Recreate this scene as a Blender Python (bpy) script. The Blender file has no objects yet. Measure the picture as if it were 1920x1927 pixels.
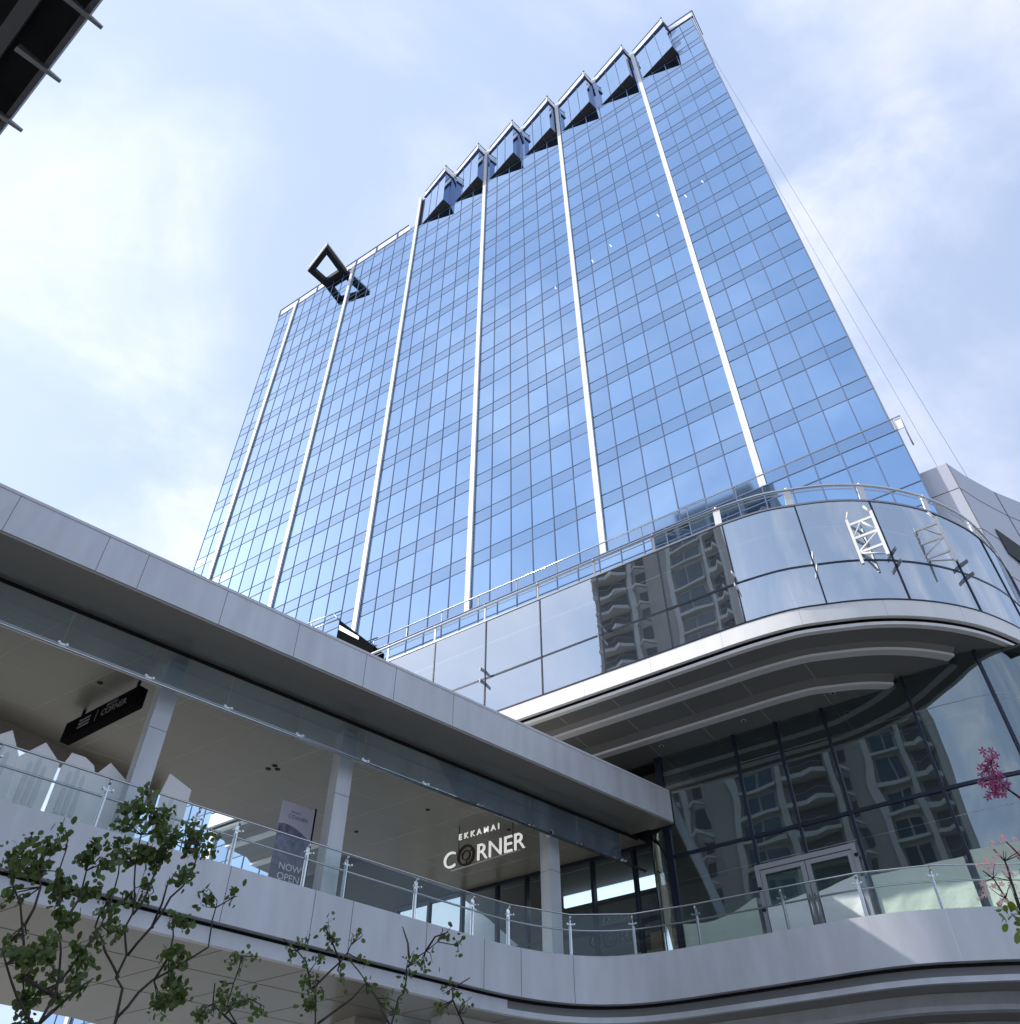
import bpy, bmesh, math, random
from mathutils import Vector, Matrix
random.seed(11)
R = math.radians
scene = bpy.context.scene
col = scene.collection

# ---------------------------------------------------------------- camera
cam_data = bpy.data.cameras.new('camera'); cam = bpy.data.objects.new('camera', cam_data)
col.objects.link(cam); scene.camera = cam
cam_data.sensor_fit = 'HORIZONTAL'; cam_data.sensor_width = 36.0
cam_data.lens = 1593.79 / 1920 * 36.0
cam_data.clip_start = 0.1; cam_data.clip_end = 6000
cam.matrix_world = (Matrix.Translation((0, 0, 1.6)) @ Matrix.Rotation(R(90 + 44.267), 4, 'X')
                    @ Matrix.Rotation(R(-0.2057), 4, 'Z'))
scene.render.resolution_x = 1020; scene.render.resolution_y = 1024

# ---------------------------------------------------------------- sky and sun
SUN_AZ, SUN_EL = -83.0, 37.5
SKY_STRENGTH = 0.13
w = bpy.data.worlds.new('World'); scene.world = w; w.use_nodes = True
nt = w.node_tree; N = nt.nodes; Lk = nt.links
bg = N['Background']; bg.inputs[1].default_value = SKY_STRENGTH
sky = N.new('ShaderNodeTexSky'); sky.sky_type = 'NISHITA'; sky.sun_disc = False
sky.sun_elevation = R(SUN_EL); sky.sun_rotation = R(SUN_AZ)
sky.air_density = 1.0; sky.dust_density = 1.6; sky.ozone_density = 1.3; sky.altitude = 20
tc = N.new('ShaderNodeTexCoord'); sep = N.new('ShaderNodeSeparateXYZ')
Lk.new(tc.outputs['Generated'], sep.inputs[0])
mx = N.new('ShaderNodeMath'); mx.operation = 'MAXIMUM'; mx.inputs[1].default_value = 0.12
Lk.new(sep.outputs[2], mx.inputs[0])
dv = N.new('ShaderNodeVectorMath'); dv.operation = 'DIVIDE'
cmb = N.new('ShaderNodeCombineXYZ')
for i in range(3): Lk.new(mx.outputs[0], cmb.inputs[i])
Lk.new(tc.outputs['Generated'], dv.inputs[0]); Lk.new(cmb.outputs[0], dv.inputs[1])
def wnoise(scale, detail, rough, off, dist=0.4):
    mp = N.new('ShaderNodeMapping'); mp.inputs['Location'].default_value = off
    mp.inputs['Scale'].default_value = (1.0, 1.35, 0.0); mp.inputs['Rotation'].default_value = (0, 0, R(-25))
    Lk.new(dv.outputs[0], mp.inputs[0])
    n_ = N.new('ShaderNodeTexNoise'); n_.inputs['Scale'].default_value = scale
    n_.inputs['Detail'].default_value = detail; n_.inputs['Roughness'].default_value = rough
    n_.inputs['Distortion'].default_value = dist
    Lk.new(mp.outputs[0], n_.inputs['Vector'])
    return n_
def ramp(nd, a, b, lo=0.0, hi=1.0):
    m = N.new('ShaderNodeMapRange'); m.interpolation_type = 'SMOOTHSTEP'
    m.inputs['From Min'].default_value = a; m.inputs['From Max'].default_value = b
    m.inputs['To Min'].default_value = lo; m.inputs['To Max'].default_value = hi
    Lk.new(nd, m.inputs['Value']); return m
n1 = wnoise(1.55, 8, 0.55, (0.3, 2.1, 0), 0.6); n2 = wnoise(4.2, 8, 0.6, (3.1, 0.4, 0), 0.8)
r1 = ramp(n1.outputs['Fac'], 0.40, 0.70); r2 = ramp(n2.outputs['Fac'], 0.35, 0.75, 0.55, 1.0)
mk = N.new('ShaderNodeMath'); mk.operation = 'MULTIPLY'
Lk.new(r1.outputs[0], mk.inputs[0]); Lk.new(r2.outputs[0], mk.inputs[1])
# clouds scatter more light the nearer they are to the sun
sd = Vector((math.cos(R(SUN_EL)) * math.sin(R(SUN_AZ)), math.cos(R(SUN_EL)) * math.cos(R(SUN_AZ)), math.sin(R(SUN_EL))))
dp = N.new('ShaderNodeVectorMath'); dp.operation = 'DOT_PRODUCT'
Lk.new(tc.outputs['Generated'], dp.inputs[0]); dp.inputs[1].default_value = sd
glow = ramp(dp.outputs['Value'], -0.5, 1.0, 7.0, 9.0)
cc = N.new('ShaderNodeVectorMath'); cc.operation = 'SCALE'; cc.inputs[0].default_value = (0.93, 0.94, 1.08)
Lk.new(glow.outputs[0], cc.inputs['Scale'])
veil = N.new('ShaderNodeVectorMath'); veil.operation = 'SCALE'; veil.inputs[0].default_value = (0.66, 0.80, 1.10)
Lk.new(glow.outputs[0], veil.inputs['Scale'])
m0 = N.new('ShaderNodeMix'); m0.data_type = 'RGBA'; m0.inputs['Factor'].default_value = 0.60
Lk.new(sky.outputs[0], m0.inputs['A']); Lk.new(veil.outputs[0], m0.inputs['B'])
mc = N.new('ShaderNodeMix'); mc.data_type = 'RGBA'
mf = N.new('ShaderNodeMath'); mf.operation = 'MULTIPLY'; mf.inputs[1].default_value = 0.85
Lk.new(mk.outputs[0], mf.inputs[0])
Lk.new(mf.outputs[0], mc.inputs['Factor']); Lk.new(m0.outputs['Result'], mc.inputs['A']); Lk.new(cc.outputs[0], mc.inputs['B'])
Lk.new(mc.outputs['Result'], bg.inputs[0])

sl = bpy.data.lights.new('sun', 'SUN'); sl.energy = 5.0; sl.angle = R(0.5); sl.color = (1.0, 0.95, 0.87)
so = bpy.data.objects.new('sun', sl); col.objects.link(so)
so.rotation_euler = sd.to_track_quat('Z', 'Y').to_euler()
vs = scene.view_settings
vs.view_transform = 'Standard'; vs.look = 'None'; vs.exposure = 0.22; vs.gamma = 1.0; vs.use_curve_mapping = False

# ---------------------------------------------------------------- plan frames
AT, AW = R(-56.43), R(48.47)
uT = Vector((math.sin(AT), math.cos(AT), 0)); nT = Vector((-uT.y, uT.x, 0)) * -1
uW = Vector((math.sin(AW), math.cos(AW), 0)); nW = Vector((-uW.y, uW.x, 0))
if nT.y < 0: nT = -nT
Z = Vector((0, 0, 1))
def T(s, n, z=0.0): return uT * s + nT * n + Z * z      # frame of the glass tower
def Wf(s, n, z=0.0): return uW * s + nW * n + Z * z     # frame of the footbridge
def toT(p): return (p.dot(uT), p.dot(nT))

# ---------------------------------------------------------------- materials
def mat(name, base, rough=0.5, metal=0.0, spec=0.5, var=0.0, vscale=3.0, bump=0.0, bscale=20, island=0.0, trans=0.0, streak=1.0):
    m = bpy.data.materials.new(name); m.use_nodes = True
    t = m.node_tree; b = t.nodes['Principled BSDF']
    b.inputs['Base Color'].default_value = (*base, 1); b.inputs['Roughness'].default_value = rough
    b.inputs['Metallic'].default_value = metal; b.inputs['Specular IOR Level'].default_value = spec
    src = None
    if var > 0 or island > 0:
        hs = t.nodes.new('ShaderNodeHueSaturation'); hs.inputs['Color'].default_value = (*base, 1)
        if var > 0:
            tcn = t.nodes.new('ShaderNodeTexCoord')
            nn = t.nodes.new('ShaderNodeTexNoise'); nn.inputs['Scale'].default_value = vscale; nn.inputs['Detail'].default_value = 6
            mp = t.nodes.new('ShaderNodeMapping'); mp.inputs['Scale'].default_value = (1, 1, streak)
            t.links.new(tcn.outputs['Object'], mp.inputs[0]); t.links.new(mp.outputs[0], nn.inputs['Vector'])
            mr = t.nodes.new('ShaderNodeMapRange'); mr.inputs['From Min'].default_value = 0.3; mr.inputs['From Max'].default_value = 0.7
            mr.inputs['To Min'].default_value = 1 - var; mr.inputs['To Max'].default_value = 1 + var
            t.links.new(nn.outputs['Fac'], mr.inputs['Value']); last = mr.outputs[0]
            rr = t.nodes.new('ShaderNodeMapRange'); rr.inputs['To Min'].default_value = max(0.0, rough - 0.08); rr.inputs['To Max'].default_value = rough + 0.1
            t.links.new(nn.outputs['Fac'], rr.inputs['Value'])
            if rough > 0.15: t.links.new(rr.outputs[0], b.inputs['Roughness'])
        if island > 0:
            g = t.nodes.new('ShaderNodeNewGeometry')
            mi = t.nodes.new('ShaderNodeMapRange'); mi.inputs['To Min'].default_value = 1 - island; mi.inputs['To Max'].default_value = 1 + island
            t.links.new(g.outputs['Random Per Island'], mi.inputs['Value'])
            if var > 0:
                mm = t.nodes.new('ShaderNodeMath'); mm.operation = 'MULTIPLY'
                t.links.new(last, mm.inputs[0]); t.links.new(mi.outputs[0], mm.inputs[1]); last = mm.outputs[0]
            else: last = mi.outputs[0]
        t.links.new(last, hs.inputs['Value']); t.links.new(hs.outputs[0], b.inputs['Base Color'])
    if bump > 0:
        tcn = t.nodes.new('ShaderNodeTexCoord'); nb = t.nodes.new('ShaderNodeTexNoise'); nb.inputs['Scale'].default_value = bscale
        nb.inputs['Detail'].default_value = 4
        t.links.new(tcn.outputs['Object'], nb.inputs['Vector'])
        bp = t.nodes.new('ShaderNodeBump'); bp.inputs['Strength'].default_value = bump; bp.inputs['Distance'].default_value = 0.05
        t.links.new(nb.outputs['Fac'], bp.inputs['Height']); t.links.new(bp.outputs[0], b.inputs['Normal'])
    if trans > 0:
        tr = t.nodes.new('ShaderNodeBsdfTranslucent'); tr.inputs[0].default_value = (base[0] * 2.2, base[1] * 2.4, base[2] * 1.2, 1)
        ms = t.nodes.new('ShaderNodeMixShader'); ms.inputs[0].default_value = trans
        t.links.new(b.outputs[0], ms.inputs[1]); t.links.new(tr.outputs[0], ms.inputs[2])
        t.links.new(ms.outputs[0], t.nodes['Material Output'].inputs[0])
    return m
def glass(name, tint, gloss_tint, base_refl, edge_refl=0.95, rough=0.0, wob=0.0, wscale=0.4, blend=0.35, dirt_sheen=0.0, dirt_sheen_col=(0.5, 0.55, 0.6)):
    """flat pane: see-through tint plus a mirror share that grows at grazing angles"""
    m = bpy.data.materials.new(name); m.use_nodes = True; t = m.node_tree
    t.nodes.remove(t.nodes['Principled BSDF']); out = t.nodes['Material Output']
    tr = t.nodes.new('ShaderNodeBsdfTransparent'); tr.inputs[0].default_value = (*tint, 1)
    gl = t.nodes.new('ShaderNodeBsdfGlossy'); gl.inputs['Color'].default_value = (*gloss_tint, 1); gl.inputs['Roughness'].default_value = rough
    lw = t.nodes.new('ShaderNodeLayerWeight'); lw.inputs[0].default_value = blend
    mr = t.nodes.new('ShaderNodeMapRange'); mr.inputs['To Min'].default_value = base_refl; mr.inputs['To Max'].default_value = edge_refl
    t.links.new(lw.outputs['Fresnel'], mr.inputs['Value'])
    ms = t.nodes.new('ShaderNodeMixShader')
    t.links.new(mr.outputs[0], ms.inputs[0]); t.links.new(tr.outputs[0], ms.inputs[1]); t.links.new(gl.outputs[0], ms.inputs[2])
    last = ms.outputs[0]
    if dirt_sheen > 0:
        df = t.nodes.new('ShaderNodeBsdfDiffuse'); df.inputs[0].default_value = (*dirt_sheen_col, 1)
        m2 = t.nodes.new('ShaderNodeMixShader')
        tcn = t.nodes.new('ShaderNodeTexCoord'); mp = t.nodes.new('ShaderNodeMapping'); mp.inputs['Scale'].default_value = (1.2, 1.2, 0.25)
        nn = t.nodes.new('ShaderNodeTexNoise'); nn.inputs['Scale'].default_value = 1.5; nn.inputs['Detail'].default_value = 6
        t.links.new(tcn.outputs['Object'], mp.inputs[0]); t.links.new(mp.outputs[0], nn.inputs['Vector'])
        dr = t.nodes.new('ShaderNodeMapRange'); dr.inputs['From Min'].default_value = 0.3; dr.inputs['From Max'].default_value = 0.75
        dr.inputs['To Min'].default_value = dirt_sheen * 0.4; dr.inputs['To Max'].default_value = dirt_sheen
        t.links.new(nn.outputs['Fac'], dr.inputs['Value']); t.links.new(dr.outputs[0], m2.inputs[0])
        t.links.new(last, m2.inputs[1]); t.links.new(df.outputs[0], m2.inputs[2]); last = m2.outputs[0]
    if wob > 0:
        tcn = t.nodes.new('ShaderNodeTexCoord'); nb = t.nodes.new('ShaderNodeTexNoise'); nb.inputs['Scale'].default_value = wscale
        nb.inputs['Detail'].default_value = 1
        t.links.new(tcn.outputs['Object'], nb.inputs['Vector'])
        bp = t.nodes.new('ShaderNodeBump'); bp.inputs['Strength'].default_value = wob; bp.inputs['Distance'].default_value = 0.05
        t.links.new(nb.outputs['Fac'], bp.inputs['Height']); t.links.new(bp.outputs[0], gl.inputs['Normal'])
    t.links.new(last, out.inputs[0])
    return m
M = {}
M['vision'] = mat('tower_vision_glass', (0.345, 0.505, 0.70), 0.02, 1.0, island=0.06)
M['spandrel'] = mat('tower_spandrel_glass', (0.305, 0.435, 0.60), 0.05, 1.0, island=0.04)
M['mullion'] = mat('dark_blue_grey_mullion', (0.13, 0.18, 0.29), 0.9, 0.0, 0.1)
M['tooth'] = mat('charcoal_soffit', (0.045, 0.045, 0.05), 0.7, 0.0, 0.2)
M['matt_black'] = mat('matt_black', (0.012, 0.012, 0.014), 1.0, 0.0, 0.0)
M['door'] = mat('grey_door_metal', (0.33, 0.34, 0.36), 0.4, 0.2)
M['rope'] = mat('pale_rope', (0.50, 0.54, 0.62), 0.8)
M['white'] = mat('white_painted_aluminium', (0.82, 0.82, 0.81), 0.5, 0.0, var=0.04, vscale=2.0, streak=0.25)
M['alu'] = mat('grey_aluminium_panel', (0.59, 0.61, 0.645), 0.38, 0.1, var=0.09, vscale=2.2, streak=0.22)
M['alu_dark'] = mat('dark_joint', (0.12, 0.12, 0.135), 0.6)  # dark grey colour of joints and small metal parts
M['alu_joint'] = mat('pale_joint_sealant', (0.62, 0.62, 0.66), 0.6)
M['soffit'] = mat('warm_grey_soffit_panel', (0.27, 0.26, 0.235), 0.32, 0.25, 0.6, var=0.07, vscale=0.35)
M['soffit_under'] = mat('brown_grey_underside_panel', (0.27, 0.25, 0.225), 0.5, var=0.04, vscale=0.35)
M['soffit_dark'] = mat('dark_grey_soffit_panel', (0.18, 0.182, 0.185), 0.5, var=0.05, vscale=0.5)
M['joint_light'] = mat('soffit_joint', (0.60, 0.57, 0.48), 0.6)
M['lip'] = mat('pale_grey_trim', (0.74, 0.75, 0.78), 0.35, 0.1)
M['black'] = mat('near_black_metal', (0.012, 0.013, 0.016), 0.6, 0.0, 0.25)
M['navy'] = mat('navy_black_frame', (0.018, 0.024, 0.045), 0.35, 0.4)
M['steel'] = mat('brushed_stainless_steel', (0.62, 0.63, 0.64), 0.22, 1.0)
M['steel_dark'] = mat('dull_grey_steel', (0.30, 0.31, 0.33), 0.4, 0.8)
M['brown'] = mat('dark_brown_metal', (0.085, 0.06, 0.05), 0.35, 0.4)
M['asphalt'] = mat('asphalt', (0.055, 0.055, 0.055), 0.9, var=0.2, vscale=0.5, bump=0.3, bscale=60)
M['paving'] = mat('pale_concrete_paving', (0.21, 0.205, 0.19), 0.85, var=0.12, vscale=0.6)
M['concrete'] = mat('condo_beige_render', (0.36, 0.34, 0.30), 0.8, var=0.08, vscale=0.2)
M['condo_white'] = mat('condo_white_render', (0.50, 0.49, 0.46), 0.8, var=0.05, vscale=0.2)
M['condo_dark'] = mat('condo_dark_window', (0.10, 0.10, 0.095), 0.7)  # dark colour of the plain condo window panels
M['condo_glass'] = mat('condo_window', (0.05, 0.07, 0.08), 0.08, 0.0, 1.0)
M['annex'] = mat('pale_grey_cladding', (0.50, 0.52, 0.58), 0.42, 0.2, var=0.04, vscale=0.3)
M['inner'] = mat('interior_dark', (0.055, 0.058, 0.06), 0.8)
M['blind'] = mat('grey_blue_back_panel', (0.17, 0.20, 0.235), 0.55, var=0.15, vscale=0.6)
M['beige'] = mat('interior_beige_wall', (0.50, 0.47, 0.38), 0.8)
M['wood'] = mat('interior_wood_panel', (0.30, 0.20, 0.11), 0.6, var=0.2, vscale=3)
M['board'] = mat('white_display_board', (0.86, 0.83, 0.82), 0.6, var=0.03)
M['board_print'] = mat('grey_board_print', (0.68, 0.66, 0.66), 0.6)
M['cloth_w'] = mat('white_dust_sheet', (0.78, 0.80, 0.80), 0.8, bump=0.35, bscale=5)
M['cloth_g'] = mat('pale_green_dust_sheet', (0.50, 0.58, 0.50), 0.75, bump=0.35, bscale=5)
M['bark'] = mat('dark_bark', (0.055, 0.045, 0.035), 0.85, var=0.2, vscale=8)
M['leaf'] = mat('green_leaf', (0.075, 0.108, 0.03), 0.45, island=0.45, trans=0.3)
M['leaf_y'] = mat('yellow_green_leaf', (0.16, 0.20, 0.035), 0.5, island=0.3, trans=0.3)
M['magenta'] = mat('magenta_petal', (0.34, 0.07, 0.24), 0.5, island=0.3, trans=0.3)
M['pink'] = mat('pink_petal', (0.80, 0.46, 0.62), 0.5, island=0.25, trans=0.3)
M['pod_glass'] = glass('podium_band_glass', (0.55, 0.64, 0.72), (0.86, 0.94, 1.0), 0.56, 1.0, wob=0.26, wscale=0.35, dirt_sheen=0.04)
M['low_glass'] = glass('podium_lower_glass', (0.78, 0.86, 0.84), (0.62, 0.74, 0.77), 0.30, 0.92, wob=0.18, wscale=0.45, dirt_sheen=0.01)
M['rail_glass'] = glass('clear_greenish_rail_glass', (0.88, 0.95, 0.94), (0.8, 0.92, 0.95), 0.04, 0.85, blend=0.22, dirt_sheen=0.012, dirt_sheen_col=(0.6, 0.68, 0.68))
M['screen_glass'] = glass('hanging_screen_glass', (0.80, 0.86, 0.87), (0.8, 0.87, 0.95), 0.16, 0.95, blend=0.3, dirt_sheen=0.13, dirt_sheen_col=(0.62, 0.70, 0.78))  # pale film colour stands in for bright sky mirrored in the panes
M['lobby'] = glass('lobby_glass', (0.85, 0.90, 0.88), (0.6, 0.7, 0.72), 0.07, 0.85, wob=0.1, wscale=0.45, dirt_sheen=0.01)
M['return_glass'] = mat('dark_return_glass', (0.19, 0.26, 0.42), 0.05, 0.95)

# ---------------------------------------------------------------- mesh helper
class MB:
    def __init__(self): self.v = []; self.f = []; self.mi = []; self.sm = []
    def face(self, pts, m=0, smooth=False):
        b = len(self.v); self.v += [Vector(p) for p in pts]; self.f.append(list(range(b, b + len(pts)))); self.mi.append(m); self.sm.append(smooth)
    def hexa(self, p, m=0):
        b = len(self.v); self.v += [Vector(q) for q in p]
        for q in ((0, 3, 2, 1), (4, 5, 6, 7), (0, 1, 5, 4), (1, 2, 6, 5), (2, 3, 7, 6), (3, 0, 4, 7)):
            self.f.append([b + i for i in q]); self.mi.append(m); self.sm.append(False)
    def box(self, F, s0, s1, n0, n1, z0, z1, m=0):
        self.hexa([F(s0, n0, z0), F(s1, n0, z0), F(s1, n1, z0), F(s0, n1, z0), F(s0, n0, z1), F(s1, n0, z1), F(s1, n1, z1), F(s0, n1, z1)], m)
    def prism(self, pts, z0, z1, m=0):
        n = len(pts); b = len(self.v)
        for z in (z0, z1): self.v += [Vector((p.x, p.y, z)) for p in pts]
        self.f.append([b + i for i in range(n)][::-1]); self.f.append([b + n + i for i in range(n)])
        for i in range(n): self.f.append([b + i, b + (i + 1) % n, b + n + (i + 1) % n, b + n + i])
        self.mi += [m] * (n + 2); self.sm += [False] * (n + 2)
    def sweep(self, path, prof, m=0, side=1, smooth=True):
        """path: plan points; prof: closed polygon of (offset inwards, z)"""
        rows = []
        for off, z in prof: rows.append([Vector((p.x, p.y, z)) for p in offset(path, off * side)])
        n = len(path); k = len(prof)
        for j in range(k):
            b = len(self.v); a, c = rows[j], rows[(j + 1) % k]; self.v += a + c
            for i in range(n - 1):
                self.f.append([b + i, b + i + 1, b + n + i + 1, b + n + i]); self.mi.append(m); self.sm.append(smooth)
        self.face([r[0] for r in rows], m); self.face([r[-1] for r in rows][::-1], m)
    def tube(self, pts, r, seg=8, m=0, r2=None):
        pts = [Vector(p) for p in pts]; n = len(pts); b = len(self.v)
        for i, p in enumerate(pts):
            d = (pts[min(i + 1, n - 1)] - pts[max(i - 1, 0)]).normalized()
            a = d.orthogonal().normalized() if i == 0 else (a - d * a.dot(d)).normalized()
            c = d.cross(a); rr = r if r2 is None else r + (r2 - r) * i / max(1, n - 1)
            for k in range(seg):
                t = 2 * math.pi * k / seg; self.v.append(p + (a * math.cos(t) + c * math.sin(t)) * rr)
        for i in range(n - 1):
            for k in range(seg):
                self.f.append([b + i * seg + k, b + i * seg + (k + 1) % seg, b + (i + 1) * seg + (k + 1) % seg, b + (i + 1) * seg + k])
                self.mi.append(m); self.sm.append(True)
        self.f.append([b + k for k in range(seg)][::-1]); self.f.append([b + (n - 1) * seg + k for k in range(seg)])
        self.mi += [m, m]; self.sm += [False, False]
    def build(self, name, mats, parent=None):
        me = bpy.data.meshes.new(name); me.from_pydata([tuple(v) for v in self.v], [], self.f)
        if not isinstance(mats, (list, tuple)): mats = [mats]
        for q in mats: me.materials.append(q)
        me.polygons.foreach_set('material_index', self.mi); me.polygons.foreach_set('use_smooth', self.sm)
        me.update()
        o = bpy.data.objects.new(name, me); col.objects.link(o)
        if parent is not None:
            o.parent = parent; o.matrix_parent_inverse = Matrix.Translation(-parent.location)
        return o
def offset(path, d):
    out = []; n = len(path)
    for i in range(n):
        a = path[max(i - 1, 0)]; b = path[min(i + 1, n - 1)]
        t = (b - a); t.z = 0; t.normalize(); out.append(path[i] + Vector((-t.y, t.x, 0)) * d)
    return out
def spline(ctrl, step=0.35):
    P = [ctrl[0]] + list(ctrl) + [ctrl[-1]]; out = []
    for i in range(1, len(P) - 2):
        a, b, c, d = P[i - 1], P[i], P[i + 1], P[i + 2]; n = max(1, int((c - b).length / step))
        for k in range(n):
            t = k / n
            out.append(0.5 * ((2 * b) + (c - a) * t + (2 * a - 5 * b + 4 * c - d) * t * t + (3 * b - a - 3 * c + d) * t ** 3))
    out.append(Vector(P[-1])); return out
def tag(o, label=None, cat=None, group=None, kind=None):
    if label: o['label'] = label
    if cat: o['category'] = cat
    if group: o['group'] = group
    if kind: o['kind'] = kind
    return o
def thing(name, loc, label, cat, group=None):
    o = bpy.data.objects.new(name, None); col.objects.link(o); o.location = loc; o.empty_display_size = 0.3
    return tag(o, label, cat, group)
def text_mesh(name, body, size, F_origin, xdir, ydir, mats, parent, extrude=0.03, bold=0.0, spacing=1.0, align='LEFT', shear=0.0):
    cu = bpy.data.curves.new(name, 'FONT'); cu.body = body; cu.size = size; cu.extrude = extrude; cu.offset = bold
    cu.space_character = spacing; cu.align_x = align; cu.shear = shear
    tmp = bpy.data.objects.new(name + '_curve', cu); col.objects.link(tmp)
    bpy.context.view_layer.update()
    dg = bpy.context.evaluated_depsgraph_get()
    me = bpy.data.meshes.new_from_object(tmp.evaluated_get(dg)); bpy.data.objects.remove(tmp)
    x = xdir.normalized(); y = ydir.normalized(); z = x.cross(y)
    mw = Matrix(((x.x, y.x, z.x, F_origin.x), (x.y, y.y, z.y, F_origin.y), (x.z, y.z, z.z, F_origin.z), (0, 0, 0, 1)))
    me.transform(mw); me.materials.clear(); me.materials.append(mats)
    o = bpy.data.objects.new(name, me); col.objects.link(o)
    if parent is not None: o.parent = parent; o.matrix_parent_inverse = Matrix.Translation(-parent.location)
    return o

# ================================================================= SETTING
g = MB(); g.face([(-700, -700, 0), (700, -700, 0), (700, 700, 0), (-700, 700, 0)])
tag(g.build('ground', M['paving']), kind='structure')
g = MB(); g.box(Wf, -120, 120, -9, 6, -0.05, 0.004); tag(g.build('road', M['asphalt']), kind='structure')
g = MB(); g.box(Wf, -120, 120, 6.0, 6.3, -0.05, 0.14); tag(g.build('kerb', M['concrete']), kind='structure')

# ================================================================= GLASS TOWER
D = 36.0
RIGHT, LEFT, ROOF_L, ROOF_R = -0.85, 61.5, 101.5, 108.3
fins_s = [58.35, 48.10, 37.66, 27.27, 16.88, 6.52]
tower = thing('glass_tower', T(30, D, 0), 'tall blue glass office tower with white vertical fins and a sawtooth roofline', 'tower')
b = MB(); b.box(T, RIGHT + 0.05, LEFT - 0.05, D + 0.12, D + 22, 0, ROOF_L - 0.1)
b.box(T, RIGHT + 0.05, 37.5, D + 0.12, D + 22, ROOF_L - 0.1, ROOF_R - 0.1)
b.build('tower_body', M['navy'], tower)
cols = []
edges = [LEFT] + fins_s + [RIGHT]; counts = [2, 6, 6, 6, 6, 6, 5]
for i, c in enumerate(counts):
    for k in range(c): cols.append(edges[i] + (edges[i + 1] - edges[i]) * k / c)
cols.append(RIGHT)
FL, BT = 4.015, 1.2
levels = [41.27 + FL * k for k in range(-10, 17)]         # tops of the spandrel bands
def pane(mb, s0, s1, z0, z1, m, F=T, n=D, j=0.0022):
    a = random.gauss(0, j); c = random.gauss(0, j); w_ = (s1 - s0) / 2; h = (z1 - z0) / 2
    f = lambda s, z, sa, sz: F(s, n + sa * a * abs(w_) + sz * c * h, z)
    mb.face([f(s0, z0, -1, -1), f(s1, z0, 1, -1), f(s1, z1, 1, 1), f(s0, z1, -1, 1)], m)
gw = MB(); ml = MB()
for i in range(len(cols) - 1):
    s0, s1 = cols[i], cols[i + 1]
    top = ROOF_L if s0 > 37.7 else 100.72
    if s1 < 2.0: top = ROOF_R
    for z in levels:
        if z - BT > top: break
        pane(gw, s0, s1, z - BT, min(z, top), 1)
        if z < top - 0.1: pane(gw, s0, s1, z, min(z + FL - BT, top), 0)
for s in cols:
    top = ROOF_L if s > 37.6 else (100.7 if s > 2.1 else ROOF_R)
    ml.box(T, s - 0.035, s + 0.035, D - 0.035, D + 0.05, 0, top)
for z in levels:
    for q in (z, z - BT):
        if q < 100.7: ml.box(T, RIGHT, LEFT, D - 0.02, D + 0.04, q - 0.03, q + 0.03)
        elif q < ROOF_L: ml.box(T, 37.66, LEFT, D - 0.02, D + 0.04, q - 0.03, q + 0.03)
        if 100.7 <= q < ROOF_R: ml.box(T, RIGHT, 1.9, D - 0.02, D + 0.04, q - 0.03, q + 0.03)
gw.build('glass_panels', [M['vision'], M['spandrel']], tower)
ml.build('mullion_grid', M['mullion'], tower)
b = MB(); b.box(T, RIGHT - 0.06, RIGHT + 0.0, D - 0.08, D + 22, 0, ROOF_R); b.build('corner_edge', M['steel_dark'], tower)
for i, s in enumerate(fins_s):
    top = ROOF_L if i < 2 else 108.7
    b = MB(); b.box(T, s - 0.20, s + 0.20, D - 0.20, D - 0.036, 0, top, 0)
    b.box(T, s - 0.012, s + 0.012, D - 0.204, D - 0.198, 0, top, 1)
    b.build('white_fin', [M['white'], M['lip']], tower)
# left roof parapet
pp = MB()
pp.box(T, 38.9, LEFT + 0.15, D + 0.06, D + 0.16, ROOF_L, ROOF_L + 1.35, 0)
pp.box(T, 38.9, LEFT + 0.2, D - 0.04, D + 0.24, ROOF_L - 0.18, ROOF_L, 1)
pp.box(T, 39.2, LEFT + 0.3, D - 0.02, D + 0.10, ROOF_L + 1.55, ROOF_L + 1.66, 1)
s = LEFT + 0.2
while s > 39:
    pp.box(T, s - 0.06, s + 0.06, D - 0.03, D + 0.058, ROOF_L, ROOF_L + 1.6, 1); s -= 3.45
pp.build('roof_parapet', [M['white'], M['mullion']], tower)
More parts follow.
